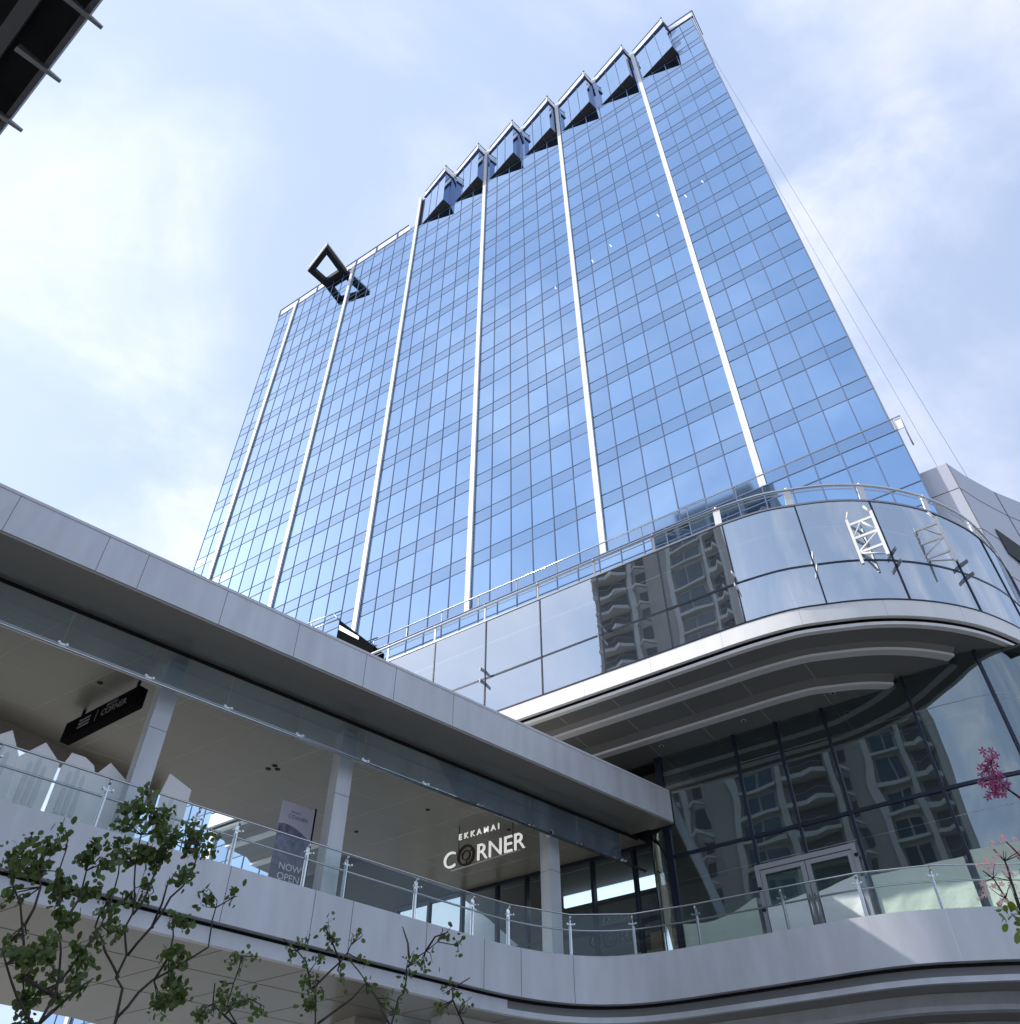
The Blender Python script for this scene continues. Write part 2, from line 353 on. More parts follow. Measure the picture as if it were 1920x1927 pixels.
# sawtooth bays
for i in range(7):
    a = 36.97 - 5.12 * i
    A = T(a, D); C_ = T(a - 4.2, 34.88); B = T(a - 4.45, D)
    nx = T(a - 5.12, D)
    bay = MB()
    bay.prism([A + nT * 0.3, A, C_, B, nx, nx + nT * 0.3], 100.72, 100.82, 0)
    dj = (C_ - A)
    for k in (0.35, 0.68):
        p_ = A + dj * k; q_ = A.lerp(B, k); nn_ = uT * 0.02
        bay.hexa([p_ - nn_ + Z * 100.712, p_ + nn_ + Z * 100.712, q_ + nn_ + Z * 100.712, q_ - nn_ + Z * 100.712, p_ - nn_ + Z * 100.719, p_ + nn_ + Z * 100.719, q_ + nn_ + Z * 100.719, q_ - nn_ + Z * 100.719], 1)
    bo = bay.build('sawtooth_bay', [M['tooth'], M['alu_dark']], tower)
    fr = MB(); dx = (C_ - A)
    for k in range(3):
        p, q = A + dx * (k / 3), A + dx * ((k + 1) / 3)
        for z0, z1 in ((100.83, 104.9), (104.9, ROOF_R)):
            j = [Vector((random.gauss(0, .003), random.gauss(0, .003), 0)) for _ in range(2)]
            fr.face([Vector((p.x, p.y, z0)), Vector((q.x, q.y, z0)), Vector((q.x, q.y, z1)) + j[0], Vector((p.x, p.y, z1)) + j[1]], 0)
        if k:
            d = dx.normalized(); F_ = lambda s_, n_, z_, p=p, d=d: p + d * s_ + Vector((d.y, -d.x, 0)) * n_ + Z * z_
            fr.box(F_, -0.03, 0.03, -0.04, 0.03, 100.83, ROOF_R, 1)
    for z0, z1 in ((100.83, 104.9), (104.9, ROOF_R)):
        fr.face([Vector((C_.x, C_.y, z0)), Vector((B.x, B.y, z0)), Vector((B.x, B.y, z1)), Vector((C_.x, C_.y, z1))], 2)
        fr.face([Vector((B.x, B.y, z0)), Vector((nx.x, nx.y, z0)), Vector((nx.x, nx.y, z1)), Vector((B.x, B.y, z1))], 2)
    fr.build('bay_glazing', [M['vision'], M['mullion'], M['return_glass']], bo)
    cp = MB()
    path = [A - nT * 0.05, C_ - nT * 0.12, B - nT * 0.05] + ([nx] if i == 6 else [])
    off = offset(path, 0.0)
    def wallrun(mb, p, q, t0, t1, z0, z1, m, ext=0.12):
        d = (q - p).normalized(); nn = Vector((-d.y, d.x, 0)); p = p - d * ext; q = q + d * ext
        mb.hexa([p + nn * t0 + Z * z0, q + nn * t0 + Z * z0, q + nn * t1 + Z * z0, p + nn * t1 + Z * z0,
                 p + nn * t0 + Z * z1, q + nn * t0 + Z * z1, q + nn * t1 + Z * z1, p + nn * t1 + Z * z1], m)
    for k in range(2):
        p, q = path[k], path[k + 1]
        dz = 0.004 * k
        wallrun(cp, p, q, 0.0, 0.12, ROOF_R + dz, ROOF_R + 1.25 - dz, 0)
        wallrun(cp, p, q, -0.10, 0.16, ROOF_R - 0.14 - dz, ROOF_R - 0.002 - dz, 1)
        wallrun(cp, p, q, -0.03, 0.05, ROOF_R + 1.62 + dz, ROOF_R + 1.72 - dz, 1)
    if i < 6:
        wallrun(cp, path[2], nx - nT * 0.05, 0.01, 0.11, ROOF_R, ROOF_R + 1.24, 0, 0.0)
    cp.build('bay_coping', [M['white'], M['mullion']], bo)
cp = MB()
cp.box(T, RIGHT - 0.15, 1.85, D - 0.02, D + 0.12, ROOF_R + 0.02, ROOF_R + 1.25, 0)
cp.box(T, RIGHT - 0.25, 1.85, D - 0.08, D + 0.14, ROOF_R - 0.16, ROOF_R, 1)
cp.box(T, RIGHT - 0.35, 1.85, D - 0.04, D + 0.06, ROOF_R + 1.62, ROOF_R + 1.74, 1)
cp.box(T, RIGHT - 0.45, RIGHT - 0.35, D - 0.04, D + 3.0, ROOF_R + 1.62, ROOF_R + 1.74, 1)
cp.box(T, RIGHT - 0.25, RIGHT - 0.15, D + 0.2, D + 6, ROOF_R, ROOF_R + 1.2, 0)
cp.build('corner_coping', [M['white'], M['mullion']], tower)
b = MB(); b.box(T, 37.55, 37.75, D - 0.04, D + 0.5, ROOF_L, 108.6); b.build('bay_end_wall', M['steel_dark'], tower)
# the open rectangular frame cantilevered from the left roof edge (its mirror image shows in the glass below)
fb = MB()
P4 = [T(49.0, 31.75), T(53.4, 32.95), T(53.05, 36.0), T(49.4, 36.0)]
cc4 = sum(P4, Vector()) / 4
inn = []
for k in range(4):
    p = P4[k]; a = (P4[(k + 1) % 4] - p).normalized(); c = (P4[k - 1] - p).normalized(); inn.append(p + (a + c) * 0.72)
for k in range(4):
    p, q, r_, s_ = P4[k], P4[(k + 1) % 4], inn[(k + 1) % 4], inn[k]
    fb.hexa([Vector((v.x, v.y, 101.1)) for v in (p, q, r_, s_)] + [Vector((v.x, v.y, 101.95)) for v in (p, q, r_, s_)], 0)
for k in (0, 1, 3):
    p, q = P4[k], P4[(k + 1) % 4]; wallrun(fb, p, q, -0.06, -0.02, 101.3, 102.3, 1, 0.0)
fb.build('roof_frame', [M['black'], M['white']], tower)
# a few lit ceiling lamps seen through the panes
lm = bpy.data.materials.new('ceiling_tube'); lm.use_nodes = True
lm.node_tree.nodes['Principled BSDF'].inputs['Emission Color'].default_value = (0.75, 0.9, 1, 1)
lm.node_tree.nodes['Principled BSDF'].inputs['Emission Strength'].default_value = 0.6
for s_, z_ in ((3.9, 72.1), (5.6, 71.4), (8.3, 70.9), (13.0, 70.5), (14.9, 69.7), (18.8, 68.9)):
    lb = MB(); lb.hexa([T(s_, D - 0.012, z_), T(s_ + .07, D - 0.012, z_), T(s_ + .07, D - 0.004, z_), T(s_, D - 0.004, z_),
             T(s_ + .12, D - 0.012, z_ + .55), T(s_ + .19, D - 0.012, z_ + .55), T(s_ + .19, D - 0.004, z_ + .55), T(s_ + .12, D - 0.004, z_ + .55)]); lb.build('office_lamp', lm, tower)


# ---- lower block standing in front of the tower
mid = thing('terrace_block', T(16, 34.5, 0), 'low blue glass block with a railed roof terrace in front of the tower', 'building')
DM = 34.5; MT = 34.88
b = MB(); b.box(T, -0.9, 33.9, DM + 0.1, D - 0.45, 0, MT - 0.1); b.build('block_body', M['navy'], mid)
gw = MB(); ml = MB(); s = -0.95; cs = []
while s < 34.2: cs.append(s); s += 1.46
zl = [MT, 33.76, 31.15, 29.75, 27.2, 25.8, 23.2, 21.8, 19.2, 17.8, 15.2, 13.8, 11.2, 9.8, 7.2, 5.8, 3.2, 0.0]
for k in range(len(cs) - 1):
    for q in range(len(zl) - 1):
        pane(gw, cs[k], cs[k + 1], zl[q + 1], zl[q], 1 if q % 2 == 0 else 0, n=DM)
for s in cs: ml.box(T, s - 0.035, s + 0.035, DM - 0.04, DM + 0.05, 0, MT)
for z in zl: ml.box(T, -0.95, cs[-1], DM - 0.03, DM + 0.04, z - 0.03, z + 0.03)
gw.build('glass_panels', [M['vision'], M['vision']], mid); ml.build('mullion_grid', M['mullion'], mid)
rl = MB()
rl.tube([T(34, DM - 0.05, 35.7), T(-1.38, DM - 0.05, 35.7), T(-1.38, DM + 1.3, 35.7), T(-1.38, DM + 1.3, 34.7)], 0.045, 6)
rl.box(T, -1.0, 34, DM + 0.02, DM + 0.1, MT, MT + 0.09)
rl.build('terrace_rail', M['steel'], mid)
for k in range(0, len(cs), 2):
    r1_ = MB(); r1_.box(T, cs[k] - 0.02, cs[k] + 0.02, DM - 0.03, DM + 0.03, MT - 0.2, 35.7); r1_.build('rail_post', M['steel_dark'], mid)
wp = MB(); wp.hexa([T(-0.98, DM, MT), T(-1.30, DM, MT), T(-1.30, DM + .05, MT), T(-0.98, DM + .05, MT),
                    T(-1.02, DM, 35.62), T(-1.34, DM, 35.62), T(-1.34, DM + .05, 35.62), T(-1.02, DM + .05, 35.62)])
wp.build('white_end_panel', M['white'], mid)

# ---- grey clad annex on the right
annex = thing('annex_building', T(-4, 38, 0), 'pale grey metal clad annex with a dark slanted window beside the tower', 'building')
pa = [T(-0.92, 34.86), T(-2.26, 34.87)]
pb = spline([T(-2.26, 34.87), T(-2.82, 36.26), T(-3.78, 38.23), T(-4.8, 39.9), T(-6.4, 42.2), T(-9, 45)], 1.2)
aw = MB(); plan = pa + pb[1:]
back = [T(-9, 60), T(-0.92, 60)]
aw.prism(plan + back, 0, 31.9, 0)
def on(path, i): return path[i]
# raised joints
for k, p in enumerate(plan[1:]):
    if k % 2 == 0:
        q = p - nT * 0.0; d = Vector((0.02, 0, 0))
        aw.tube([Vector((p.x, p.y, 0)) - nT * 0.005, Vector((p.x, p.y, 31.88)) - nT * 0.005], 0.025, 4, 1)
for z in (30.2, 27.6, 25.0, 22.4, 19.8):
    aw.tube([Vector((p.x, p.y, z)) for p in plan], 0.02, 4, 1)
aw.build('clad_wall', [M['annex'], M['alu_dark']], annex)
wn = MB()
pw = [p for p in plan if -3.6 < toT(p)[0] < -2.5]
def prj(p, k=1.0): return p * k
p0 = pb[3] if len(pb) > 3 else pb[1]
i0 = min(range(len(pb)), key=lambda i: abs(toT(pb[i])[0] + 2.95)); 
pA, pB = pb[i0], pb[min(i0 + 3, len(pb) - 1)]
off_ = (pB - pA).normalized(); nn_ = Vector((off_.y, -off_.x, 0)) * 0.06
if nn_.dot(nT) > 0: nn_ = -nn_
pA = pA + nn_; pB = pB + nn_
for z0, z1, f0, f1 in ((28.3, 27.2, 0.0, 0.45), (27.1, 25.4, 0.46, 1.0)):
    a0 = pA.lerp(pB, f0); a1 = pA.lerp(pB, f1)
    wn.hexa([a0 + Z * (z0 - 1.5), a1 + Z * (z1 - 1.7), a1 + Z * (z1 - 1.7) - nn_ * .5, a0 + Z * (z0 - 1.5) - nn_ * .5, a0 + Z * z0, a1 + Z * z1, a1 + Z * z1 - nn_ * .5, a0 + Z * z0 - nn_ * .5])
wn.build('window', M['inner'], annex)

# ================================================================= PODIUM
pod = thing('podium_building', T(8, 24, 0), 'curved glass podium with a white ringed overhang at the foot of the tower', 'building')
ctrl = [T(30, 22), T(24, 22), T(18, 22), T(12, 22), T(9, 22), T(7, 22), T(5.7, 22.02), T(4.35, 22.17), T(3.4, 22.48), T(2.3, 22.95), T(1.33, 23.56), T(.42, 24.35),
        T(-.38, 25.3), T(-1.0, 26.35), T(-1.5, 27.5), T(-1.9, 29.1), T(-2.13, 31.0), T(-2.22, 33.0), T(-2.25, 34.8)]
PP = spline(ctrl, 0.3)
def cut(path, nmax):       # the part of a path that lies in front of the plane n = nmax
    out = []
    for i, p in enumerate(path):
        n_ = toT(p)[1]
        if n_ <= nmax: out.append(p)
        else:
            if out:
                q = out[-1]; nq = toT(q)[1]; out.append(q.lerp(p, (nmax - nq) / (n_ - nq)))
            break
    return out
def slab(path, z0, z1, m, name, back=34.0, joints=None):
    q = MB()
    for s_, n0, n1 in (joints or []): q.box(T, s_ - 0.006, s_ + 0.006, n0, n1, z0 - 0.005, z0 - 0.001, 1); e = path[-1]; es, en = toT(e)
    pts = list(path)
    bk = max(back, en + 0.02)
    pts += [T(es, bk), T(toT(path[0])[0], bk)]
    q.prism(pts, z0, z1); return q.build(name, [m, M['alu_joint']], pod)
# glass band: mullions every 2.5 m along the edge
acc = [0.0]
for i in range(1, len(PP)): acc.append(acc[-1] + (PP[i] - PP[i - 1]).length)
def along(d):
    d = max(0, min(acc[-1] - 1e-4, d))
    for i in range(1, len(PP)):
        if acc[i] >= d:
            return PP[i - 1].lerp(PP[i], (d - acc[i - 1]) / (acc[i] - acc[i - 1] + 1e-9))
i8 = min(range(len(PP)), key=lambda i: abs(toT(PP[i])[0] - 8.22)); d8 = acc[i8]
mds = [d8 + 2.505 * k for k in range(-8, 9) if 0 < d8 + 2.505 * k < acc[-1]]
Z0, Z1, ZT = 17.69, 21.9, 19.25
seg = [0.0] + mds + [acc[-1]]
gl = MB()
for a, c in zip(seg[:-1], seg[1:]):
    ps = [along(a)] + [PP[i] for i in range(len(PP)) if a < acc[i] < c] + [along(c)]
    for z0, z1 in ((Z0, ZT), (ZT, Z1)):
        t = random.gauss(0, 0.003)
        b0 = len(gl.v); n = len(ps)
        of = offset(ps, t)
        gl.v += [p + Z * z0 for p in ps] + [p + Z * z1 for p in of]
        for i in range(n - 1): gl.f.append([b0 + i, b0 + i + 1, b0 + n + i + 1, b0 + n + i]); gl.mi.append(0); gl.sm.append(True)
gl.build('band_glass', M['pod_glass'], pod)
fm = MB()
for d in mds:
    p = along(d); q = along(d + 0.05); t = (q - p).normalized(); nn = Vector((-t.y, t.x, 0))
    F_ = lambda s_, n_, z_, p=p, t=t, nn=nn: p + t * s_ + nn * n_ + Z * z_
    fm.box(F_, -0.022, 0.022, -0.03, 0.10, Z0, Z1)
fm.sweep(PP, [(-0.012, ZT - 0.04), (-0.012, ZT + 0.04), (0.1, ZT + 0.04), (0.1, ZT - 0.04)])
fm.sweep(PP, [(-0.02, 17.655), (-0.02, 17.70), (0.08, 17.70), (0.08, 17.655)])
fm.build('band_frame', M['navy'], pod)
tp = MB(); tp.sweep(PP, [(-0.03, Z1), (-0.03, Z1 + 0.07), (0.14, Z1 + 0.07), (0.14, Z1)]); tp.build('band_coping', M['steel_dark'], pod)
# what stands behind the band: blinds / back panels and white bracing trusses
bk = MB(); inner_path = offset(PP, 1.2)
bk.sweep(inner_path, [(0, 17.7), (0, 21.86), (0.1, 21.86), (0.1, 17.7)])
bk.sweep(offset(PP, 0.12), [(0, 21.84), (0, 21.88), (1.05, 21.88), (1.05, 21.84)])
bk.sweep(offset(PP, 1.14), [(0, 20.6), (0, 20.63), (0.05, 20.63), (0.05, 20.6)], 1)
for d in [m_ + o_ for m_ in mds for o_ in (0.75, 1.6)]:
    p = along(d); q = along(d + 0.05); t = (q - p).normalized(); nn = Vector((-t.y, t.x, 0))
    bk.box(lambda s_, n_, z_: p + t * s_ + nn * n_ + Z * z_, -0.02, 0.02, 1.16, 1.195, 17.7, 21.8, 1)
bk.build('back_panels', [M['blind'], M['alu_dark']], pod)
def truss(d, wid, name='bracing_truss'):
    p = along(d); q = along(d + 0.05); t = (q - p).normalized(); nn = Vector((-t.y, t.x, 0))
    F_ = lambda s_, n_, z_: p - uT * s_ + nT * (-0.30 + n_) + Z * (z_ - 0.2)
    tr = MB(); r = 0.05
    zs = [19.35, 19.75, 20.35, 20.95, 21.45]
    for s_ in (-wid, wid): tr.box(F_, s_ - r, s_ + r, 0, 0.07, 19.30, 21.2)
    for k, z in enumerate(zs[1:4]): tr.box(F_, -wid, wid, 0.005, 0.06, z - 0.045, z + 0.045)
    for k in range(len(zs) - 2):
        a, c = (-wid, wid) if k % 2 else (wid, -wid)
        tr.tube([F_(a, 0.035, zs[k]), F_(0 if k == 2 else c, 0.035, zs[k + 1])], 0.035, 4)
        if k == 2: tr.tube([F_(-a, 0.035, zs[k]), F_(0, 0.035, zs[k + 1])], 0.035, 4)
    tr.tube([F_(-wid, 0.035, 21.15), F_(-wid + 0.12, 0.035, 21.5)], 0.04, 4); tr.tube([F_(wid, 0.035, 21.15), F_(wid - 0.15, 0.035, 21.5)], 0.04, 4)
    return tr.build(name, M['white'], pod)
for d in (mds[8 + 1] - 0.28 if len(mds) > 9 else d8,): pass
dq = [m_ for m_ in mds if m_ > d8 + 2.0][:5]
truss(dq[0] - 0.30, 0.10) if False else None
truss(dq[2] - 0.55, 0.40); truss(dq[3] - 0.85, 0.48)
# small paired plates on the mullions at the transom
for k, d in enumerate(mds):
    if k in (5, 7, 9, 10, 11, 12):
        p = along(d); q = along(d + 0.05); t = (q - p).normalized(); nn = Vector((-t.y, t.x, 0))
        F_ = lambda s_, n_, z_: p + t * s_ + nn * n_ + Z * z_
        for z in (ZT + 0.30, ZT - 0.22):
            pl = MB()
            pl.hexa([F_(-0.01, -0.34, z - 0.10), F_(0.01, -0.04, z - 0.10), F_(0.03, -0.04, z - 0.10), F_(0.02, -0.34, z - 0.10),
                     F_(-0.01, -0.34, z + 0.02), F_(0.01, -0.04, z + 0.06), F_(0.03, -0.04, z + 0.06), F_(0.02, -0.34, z + 0.02)])
            pl.build('mullion_plate', M['white'] if k in (9, 10) else M['steel_dark'], pod)
# fascia ring, lips and soffits
fa = MB(); fa.sweep(PP, [(0, 17.06), (0, 17.65), (0.14, 17.65), (0.14, 17.06)])
for k in range(0, 14):
    d = d8 - 13.4 + 2.505 * k
    if 0 < d < acc[-1]:
        p = along(d); q = along(d + 0.05); t = (q - p).normalized(); nn = Vector((-t.y, t.x, 0))
        F_ = lambda s_, n_, z_, p=p, t=t, nn=nn: p + t * s_ + nn * n_ + Z * z_
        fa.box(F_, -0.008, 0.008, -0.003, 0.01, 17.062, 17.648, 1)
fa.build('fascia_ring', [M['white'], M['alu_joint']], pod)
rc = MB(); rc.sweep(offset(PP, 0.30), [(0, 16.99), (0, 17.2), (0.1, 17.2), (0.1, 16.99)])
rc.prism(list(offset(PP, 0.15)) + [T(-0.9, 34.7), T(29.9, 34.7)], 17.07, 17.6); rc.build('recess', M['black'], pod)
l1 = MB(); l1.sweep(offset(PP, 0.15), [(0, 16.85), (0, 16.96), (0.18, 16.96), (0.18, 16.85)]); l1.build('ring_trim', M['white'], pod)
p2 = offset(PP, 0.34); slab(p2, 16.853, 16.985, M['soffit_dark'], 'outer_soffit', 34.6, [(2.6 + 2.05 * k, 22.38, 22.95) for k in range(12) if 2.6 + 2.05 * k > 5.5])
q1 = cut(offset(PP, 1.1), 25.75)
l2 = MB(); l2.sweep(q1, [(0, 16.6), (0, 16.69), (0.3, 16.69), (0.3, 16.6)]); l2.sweep(q1, [(0.03, 16.691), (-0.12, 16.849), (0.3, 16.849), (0.3, 16.691)], 1); l2.build('ring_trim', [M['lip'], M['soffit_dark']], pod)
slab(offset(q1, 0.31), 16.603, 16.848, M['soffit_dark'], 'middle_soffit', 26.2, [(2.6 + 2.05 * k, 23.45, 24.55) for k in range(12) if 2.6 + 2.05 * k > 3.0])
q2 = cut(offset(PP, 2.62), 25.88)
l3 = MB(); l3.sweep(q2, [(0, 16.35), (0, 16.44), (0.3, 16.44), (0.3, 16.35)]); l3.sweep(q2, [(0.03, 16.441), (-0.25, 16.599), (0.3, 16.599), (0.3, 16.441)], 1); l3.build('ring_trim', [M['lip'], M['soffit_dark']], pod)
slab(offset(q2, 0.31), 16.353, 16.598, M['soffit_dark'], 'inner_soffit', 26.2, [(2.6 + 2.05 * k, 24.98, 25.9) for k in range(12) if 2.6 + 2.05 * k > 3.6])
for s_ in (13.5, 10.47, 7.43, 4.4):
    dl = MB(); dl.tube([T(s_, 25.28, 16.345), T(s_, 25.28, 16.36)], 0.085, 12, 1); dl.tube([T(s_, 25.28, 16.338), T(s_, 25.28, 16.35)], 0.055, 12, 0)
    dl.build('downlight', [M['black'], M['lip']], pod)
# lower glazing
GZ0, GZ1, GT = 9.2, 16.352, 12.82
gp = spline([T(11.15, 26), T(8, 26), T(5, 26), T(2.4, 26.0), T(1.3, 26.03), T(0.1, 26.2), T(-0.9, 26.75), T(-1.7, 27.9), T(-2.1, 30)], 0.3)
ga = [0.0]
for i in range(1, len(gp)): ga.append(ga[-1] + (gp[i] - gp[i - 1]).length)
def galong(d):
    d = max(0, min(ga[-1] - 1e-4, d))
    for i in range(1, len(gp)):
        if ga[i] >= d: return gp[i - 1].lerp(gp[i], (d - ga[i - 1]) / (ga[i] - ga[i - 1] + 1e-9))
mull = [0.16, 3.02, 4.53, 6.11, 8.78, 11.05, 13.4]
gl = MB(); sg = [0.0] + mull + [ga[-1]]
for a, c in zip(sg[:-1], sg[1:]):
    if c - a < 0.3: continue
    ps = [galong(a)] + [gp[i] for i in range(len(gp)) if a < ga[i] < c] + [galong(c)]
    for z0, z1 in ((GZ0, GT), (GT, 16.86)):
        t = random.gauss(0, 0.006); b0 = len(gl.v); n = len(ps); of = offset(ps, t)
        gl.v += [p + Z * z0 for p in ps] + [p + Z * z1 for p in of]
        for i in range(n - 1): gl.f.append([b0 + i, b0 + i + 1, b0 + n + i + 1, b0 + n + i]); gl.mi.append(0); gl.sm.append(True)
gl.build('lower_glass', M['low_glass'], pod)
for k, d in enumerate(mull):
    p = galong(d); q = galong(d + 0.05); t = (q - p).normalized(); nn = Vector((-t.y, t.x, 0))
    F_ = lambda s_, n_, z_: p + t * s_ + nn * n_ + Z * z_
    wd = 0.12 if k == 0 else 0.045
    m_ = MB(); m_.box(F_, -wd, wd, -0.07, 0.10, GZ0, 16.36 if k < 4 else 16.85); m_.build('mullion', M['navy'], pod)
m_ = MB(); m_.sweep(gp, [(-0.05, GT - 0.05), (-0.05, GT + 0.05), (0.08, GT + 0.05), (0.08, GT - 0.05)]); m_.build('transom', M['navy'], pod)
m_ = MB(); m_.sweep(gp, [(-0.004, 15.30), (-0.004, 15.32), (0.004, 15.32), (0.004, 15.30)]); m_.sweep(gp, [(-0.004, 12.0), (-0.004, 12.02), (0.004, 12.02), (0.004, 12.0)])
m_.build('glazing_bead', M['steel_dark'], pod)
# door
dr = MB(); DS0, DS1, DZ = 5.18, 8.26, 11.90
dr.box(T, DS1 - 0.13, DS1, 25.86, 25.98, 9.2, DZ); dr.box(T, DS0, DS0 + 0.13, 25.86, 25.98, 9.2, DZ); dr.box(T, DS0 + 0.13, DS1 - 0.13, 25.86, 25.98, DZ - 0.15, DZ)
dfr = dr.build('door_frame', M['door'], pod)
mid_s = (DS0 + DS1) / 2
for a, c in ((DS0 + 0.14, mid_s - 0.01), (mid_s + 0.01, DS1 - 0.14)):
    lf = MB(); lf.box(T, a, a + 0.14, 25.885, 25.955, 9.22, DZ - 0.17); lf.box(T, c - 0.14, c, 25.885, 25.955, 9.22, DZ - 0.17)
    lf.box(T, a + 0.14, c - 0.14, 25.885, 25.955, DZ - 0.30, DZ - 0.17); lf.box(T, a + 0.14, c - 0.14, 25.885, 25.955, 9.22, 9.4)
    lf.box(T, a + 0.14, c - 0.14, 25.915, 25.925, 9.4, DZ - 0.30, 1)
    dl = lf.build('door_leaf', [M['door'], M['rail_glass']], pod)
    hd = MB(); hx = c - 0.07 if a < mid_s - 1 else a + 0.07
    hd.tube([T(hx, 25.82, 9.95), T(hx, 25.82, 10.75)], 0.018, 6); hd.build('door_handle', M['steel'], dl)
for s_, z_ in ((DS0 + 0.03, 11.55), (DS0 + 0.03, 11.0), (DS1 - 0.05, 11.2), (DS1 - 0.05, 10.6)): kn = MB(); kn.tube([T(s_, 25.84, z_), T(s_, 25.85, z_)], 0.06, 10); kn.build('door_fitting', M['black'], dfr)
# dust sheets behind the glass
def sheet(name, s0, s1, n_, z0, zf, m, amp=0.035):
    q = MB(); nx, nz = 26, 14
    for i in range(nx + 1):
        for j in range(nz + 1):
            s_ = s0 + (s1 - s0) * i / nx; zt = zf(i / nx); z_ = z0 + (zt - z0) * j / nz
            a = amp * (math.sin(s_ * 7 + z_ * 3) + 0.7 * math.sin(s_ * 3.1 - z_ * 6.3 + 1) + 0.5 * math.sin(s_ * 13 + z_ * 9))
            q.v.append(T(s_, n_ + a, z_))
    for i in range(nx):
        for j in range(nz):
            k = i * (nz + 1) + j; q.f.append([k, k + nz + 1, k + nz + 2, k + 1]); q.mi.append(0); q.sm.append(True)
    return q.build(name, m, pod)
sheet('dust_sheet', 8.42, 11.0, 25.965, 9.2, lambda t: 11.05 - 0.28 * t - 0.25 * math.sin(t * 3.1), M['cloth_g'], 0.01)
sheet('dust_sheet', DS0 + 0.16, mid_s - 0.2, 25.84, 9.2, lambda t: 11.02 - 0.25 * t, M['cloth_w'], 0.012)
sheet('dust_sheet', mid_s + 0.16, DS1 - 0.16, 25.84, 9.2, lambda t: 10.80 - 0.15 * t, M['cloth_w'], 0.012)
sheet('dust_sheet', 2.5, 5.0, 25.965, 9.2, lambda t: 10.92 + 0.02 * t, M['cloth_g'], 0.01)
sheet('dust_sheet', 0.2, 2.3, 25.975, 9.2, lambda t: 10.95 + 0.1 * t, M['cloth_g'], 0.01)
# interior of the podium
it = MB(); it.box(T, -1.2, 10.4, 29.5, 29.7, 9.2, 16.6, 0); it.box(T, -1.2, 10.4, 26.5, 29.5, 9.0, 9.18, 0)
it.box(T, -1.2, 11.0, 26.5, 29.5, 16.7, 16.8, 0)
it.build('interior', [M['inner'], M['alu_dark']], pod)
# corner return and the lobby glazing at the end of the bridge
cg = MB()
cr = spline([T(11.15, 26.02), T(11.45, 26.1), T(11.75, 26.35), T(11.9, 26.8)], 0.1)
b0 = 0
n = len(cr); cg.v += [p + Z * 9.2 for p in cr] + [p + Z * 13.8 for p in cr]
for i in range(n - 1): cg.f.append([i, i + 1, n + i + 1, n + i]); cg.mi.append(0); cg.sm.append(True)
cg.face([T(11.9, 26.8, 9.2), T(23.2, 26.8, 9.2), T(23.2, 26.8, 13.8), T(11.9, 26.8, 13.8)])
cg.build('lobby_glass', M['lobby'], pod)
for s_ in (11.9, 12.7, 14.35, 16.0, 17.1, 18.4, 20.0, 21.6, 23.2):
    m_ = MB(); m_.box(T, s_ - 0.05, s_ + 0.05, 26.7, 26.95, 9.2, 13.8); m_.build('lobby_mullion', M['navy'], pod)
m_ = MB(); m_.box(T, 11.9, 23.2, 26.72, 26.93, 11.35, 11.45); m_.box(T, 11.9, 23.2, 26.72, 26.93, 13.7, 13.82); m_.build('lobby_transom', M['navy'], pod)
li = MB(); li.box(T, 10.6, 23.4, 31.2, 31.4, 9.2, 13.9, 0); li.box(T, 12.2, 15.5, 29.0, 29.1, 9.2, 11.2, 1); li.box(T, 12.4, 14.3, 30.9, 31.0, 11.2, 12.4, 2); li.box(T, 11.9, 23.4, 26.95, 31.2, 9.0, 9.18, 0)
li.box(T, 17.2, 19.3, 28.5, 28.6, 9.2, 11.4, 1)
li.build('lobby_interior', [M['inner'], M['beige'], M['wood']], pod)
lgt = bpy.data.materials.new('sky_stand_in_glow'); lgt.use_nodes = True  # added glowing strip, stands in for sky visible through the building
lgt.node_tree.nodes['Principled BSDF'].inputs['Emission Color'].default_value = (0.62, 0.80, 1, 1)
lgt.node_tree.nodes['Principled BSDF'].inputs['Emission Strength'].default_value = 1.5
lb_ = MB(); lb_.box(T, 12.9, 17.2, 29.6, 29.7, 13.5, 13.92); lb_.build('lobby_sky_glow', lgt, pod)
up = MB(); up.box(T, 10.6, 29.5, 26.96, 31.4, 13.95, 16.34); up.box(T, 11.5, 29.5, 26.9, 26.95, 13.95, 16.34); up.build('upper_wall', M['inner'], pod)
# rail above the band
rp = offset(PP, -0.02)
ra = MB(); ra.tube([p + Z * 22.72 for p in offset(PP, 0.03)], 0.055, 8); ra.tube([p + Z * 22.60 for p in offset(PP, 0.10)], 0.02, 6); ra.build('roof_rail', M['steel'], pod)
for k, d in enumerate(mds):
    p = along(d - 0.12); q = along(d - 0.07); t = (q - p).normalized(); nn = Vector((-t.y, t.x, 0))
    F_ = lambda s_, n_, z_: p + t * s_ + nn * n_ + Z * z_
    po = MB()
    wd = 0.12 if k >= 9 else 0.04
    po.hexa([F_(-wd, 0.05, Z1 + 0.07), F_(wd, 0.05, Z1 + 0.07), F_(wd, 0.09, Z1 + 0.07), F_(-wd, 0.09, Z1 + 0.07),
             F_(-wd + .03, 0.02, 22.68), F_(wd + .03, 0.02, 22.68), F_(wd + .03, 0.06, 22.68), F_(-wd + .03, 0.06, 22.68)])
    po.tube([F_(0.03, 0.03, 22.68), F_(0.03, 0.03, 22.80)], 0.05, 8)
    po.build('roof_rail_post', M['white'] if k >= 9 else M['steel_dark'], pod)
rf = MB(); rf.prism(list(offset(PP, 1.35)) + [T(-0.9, 34.3), T(29.9, 34.3)], 20.9, 21.1); rf.build('podium_roof', M['annex'], pod)

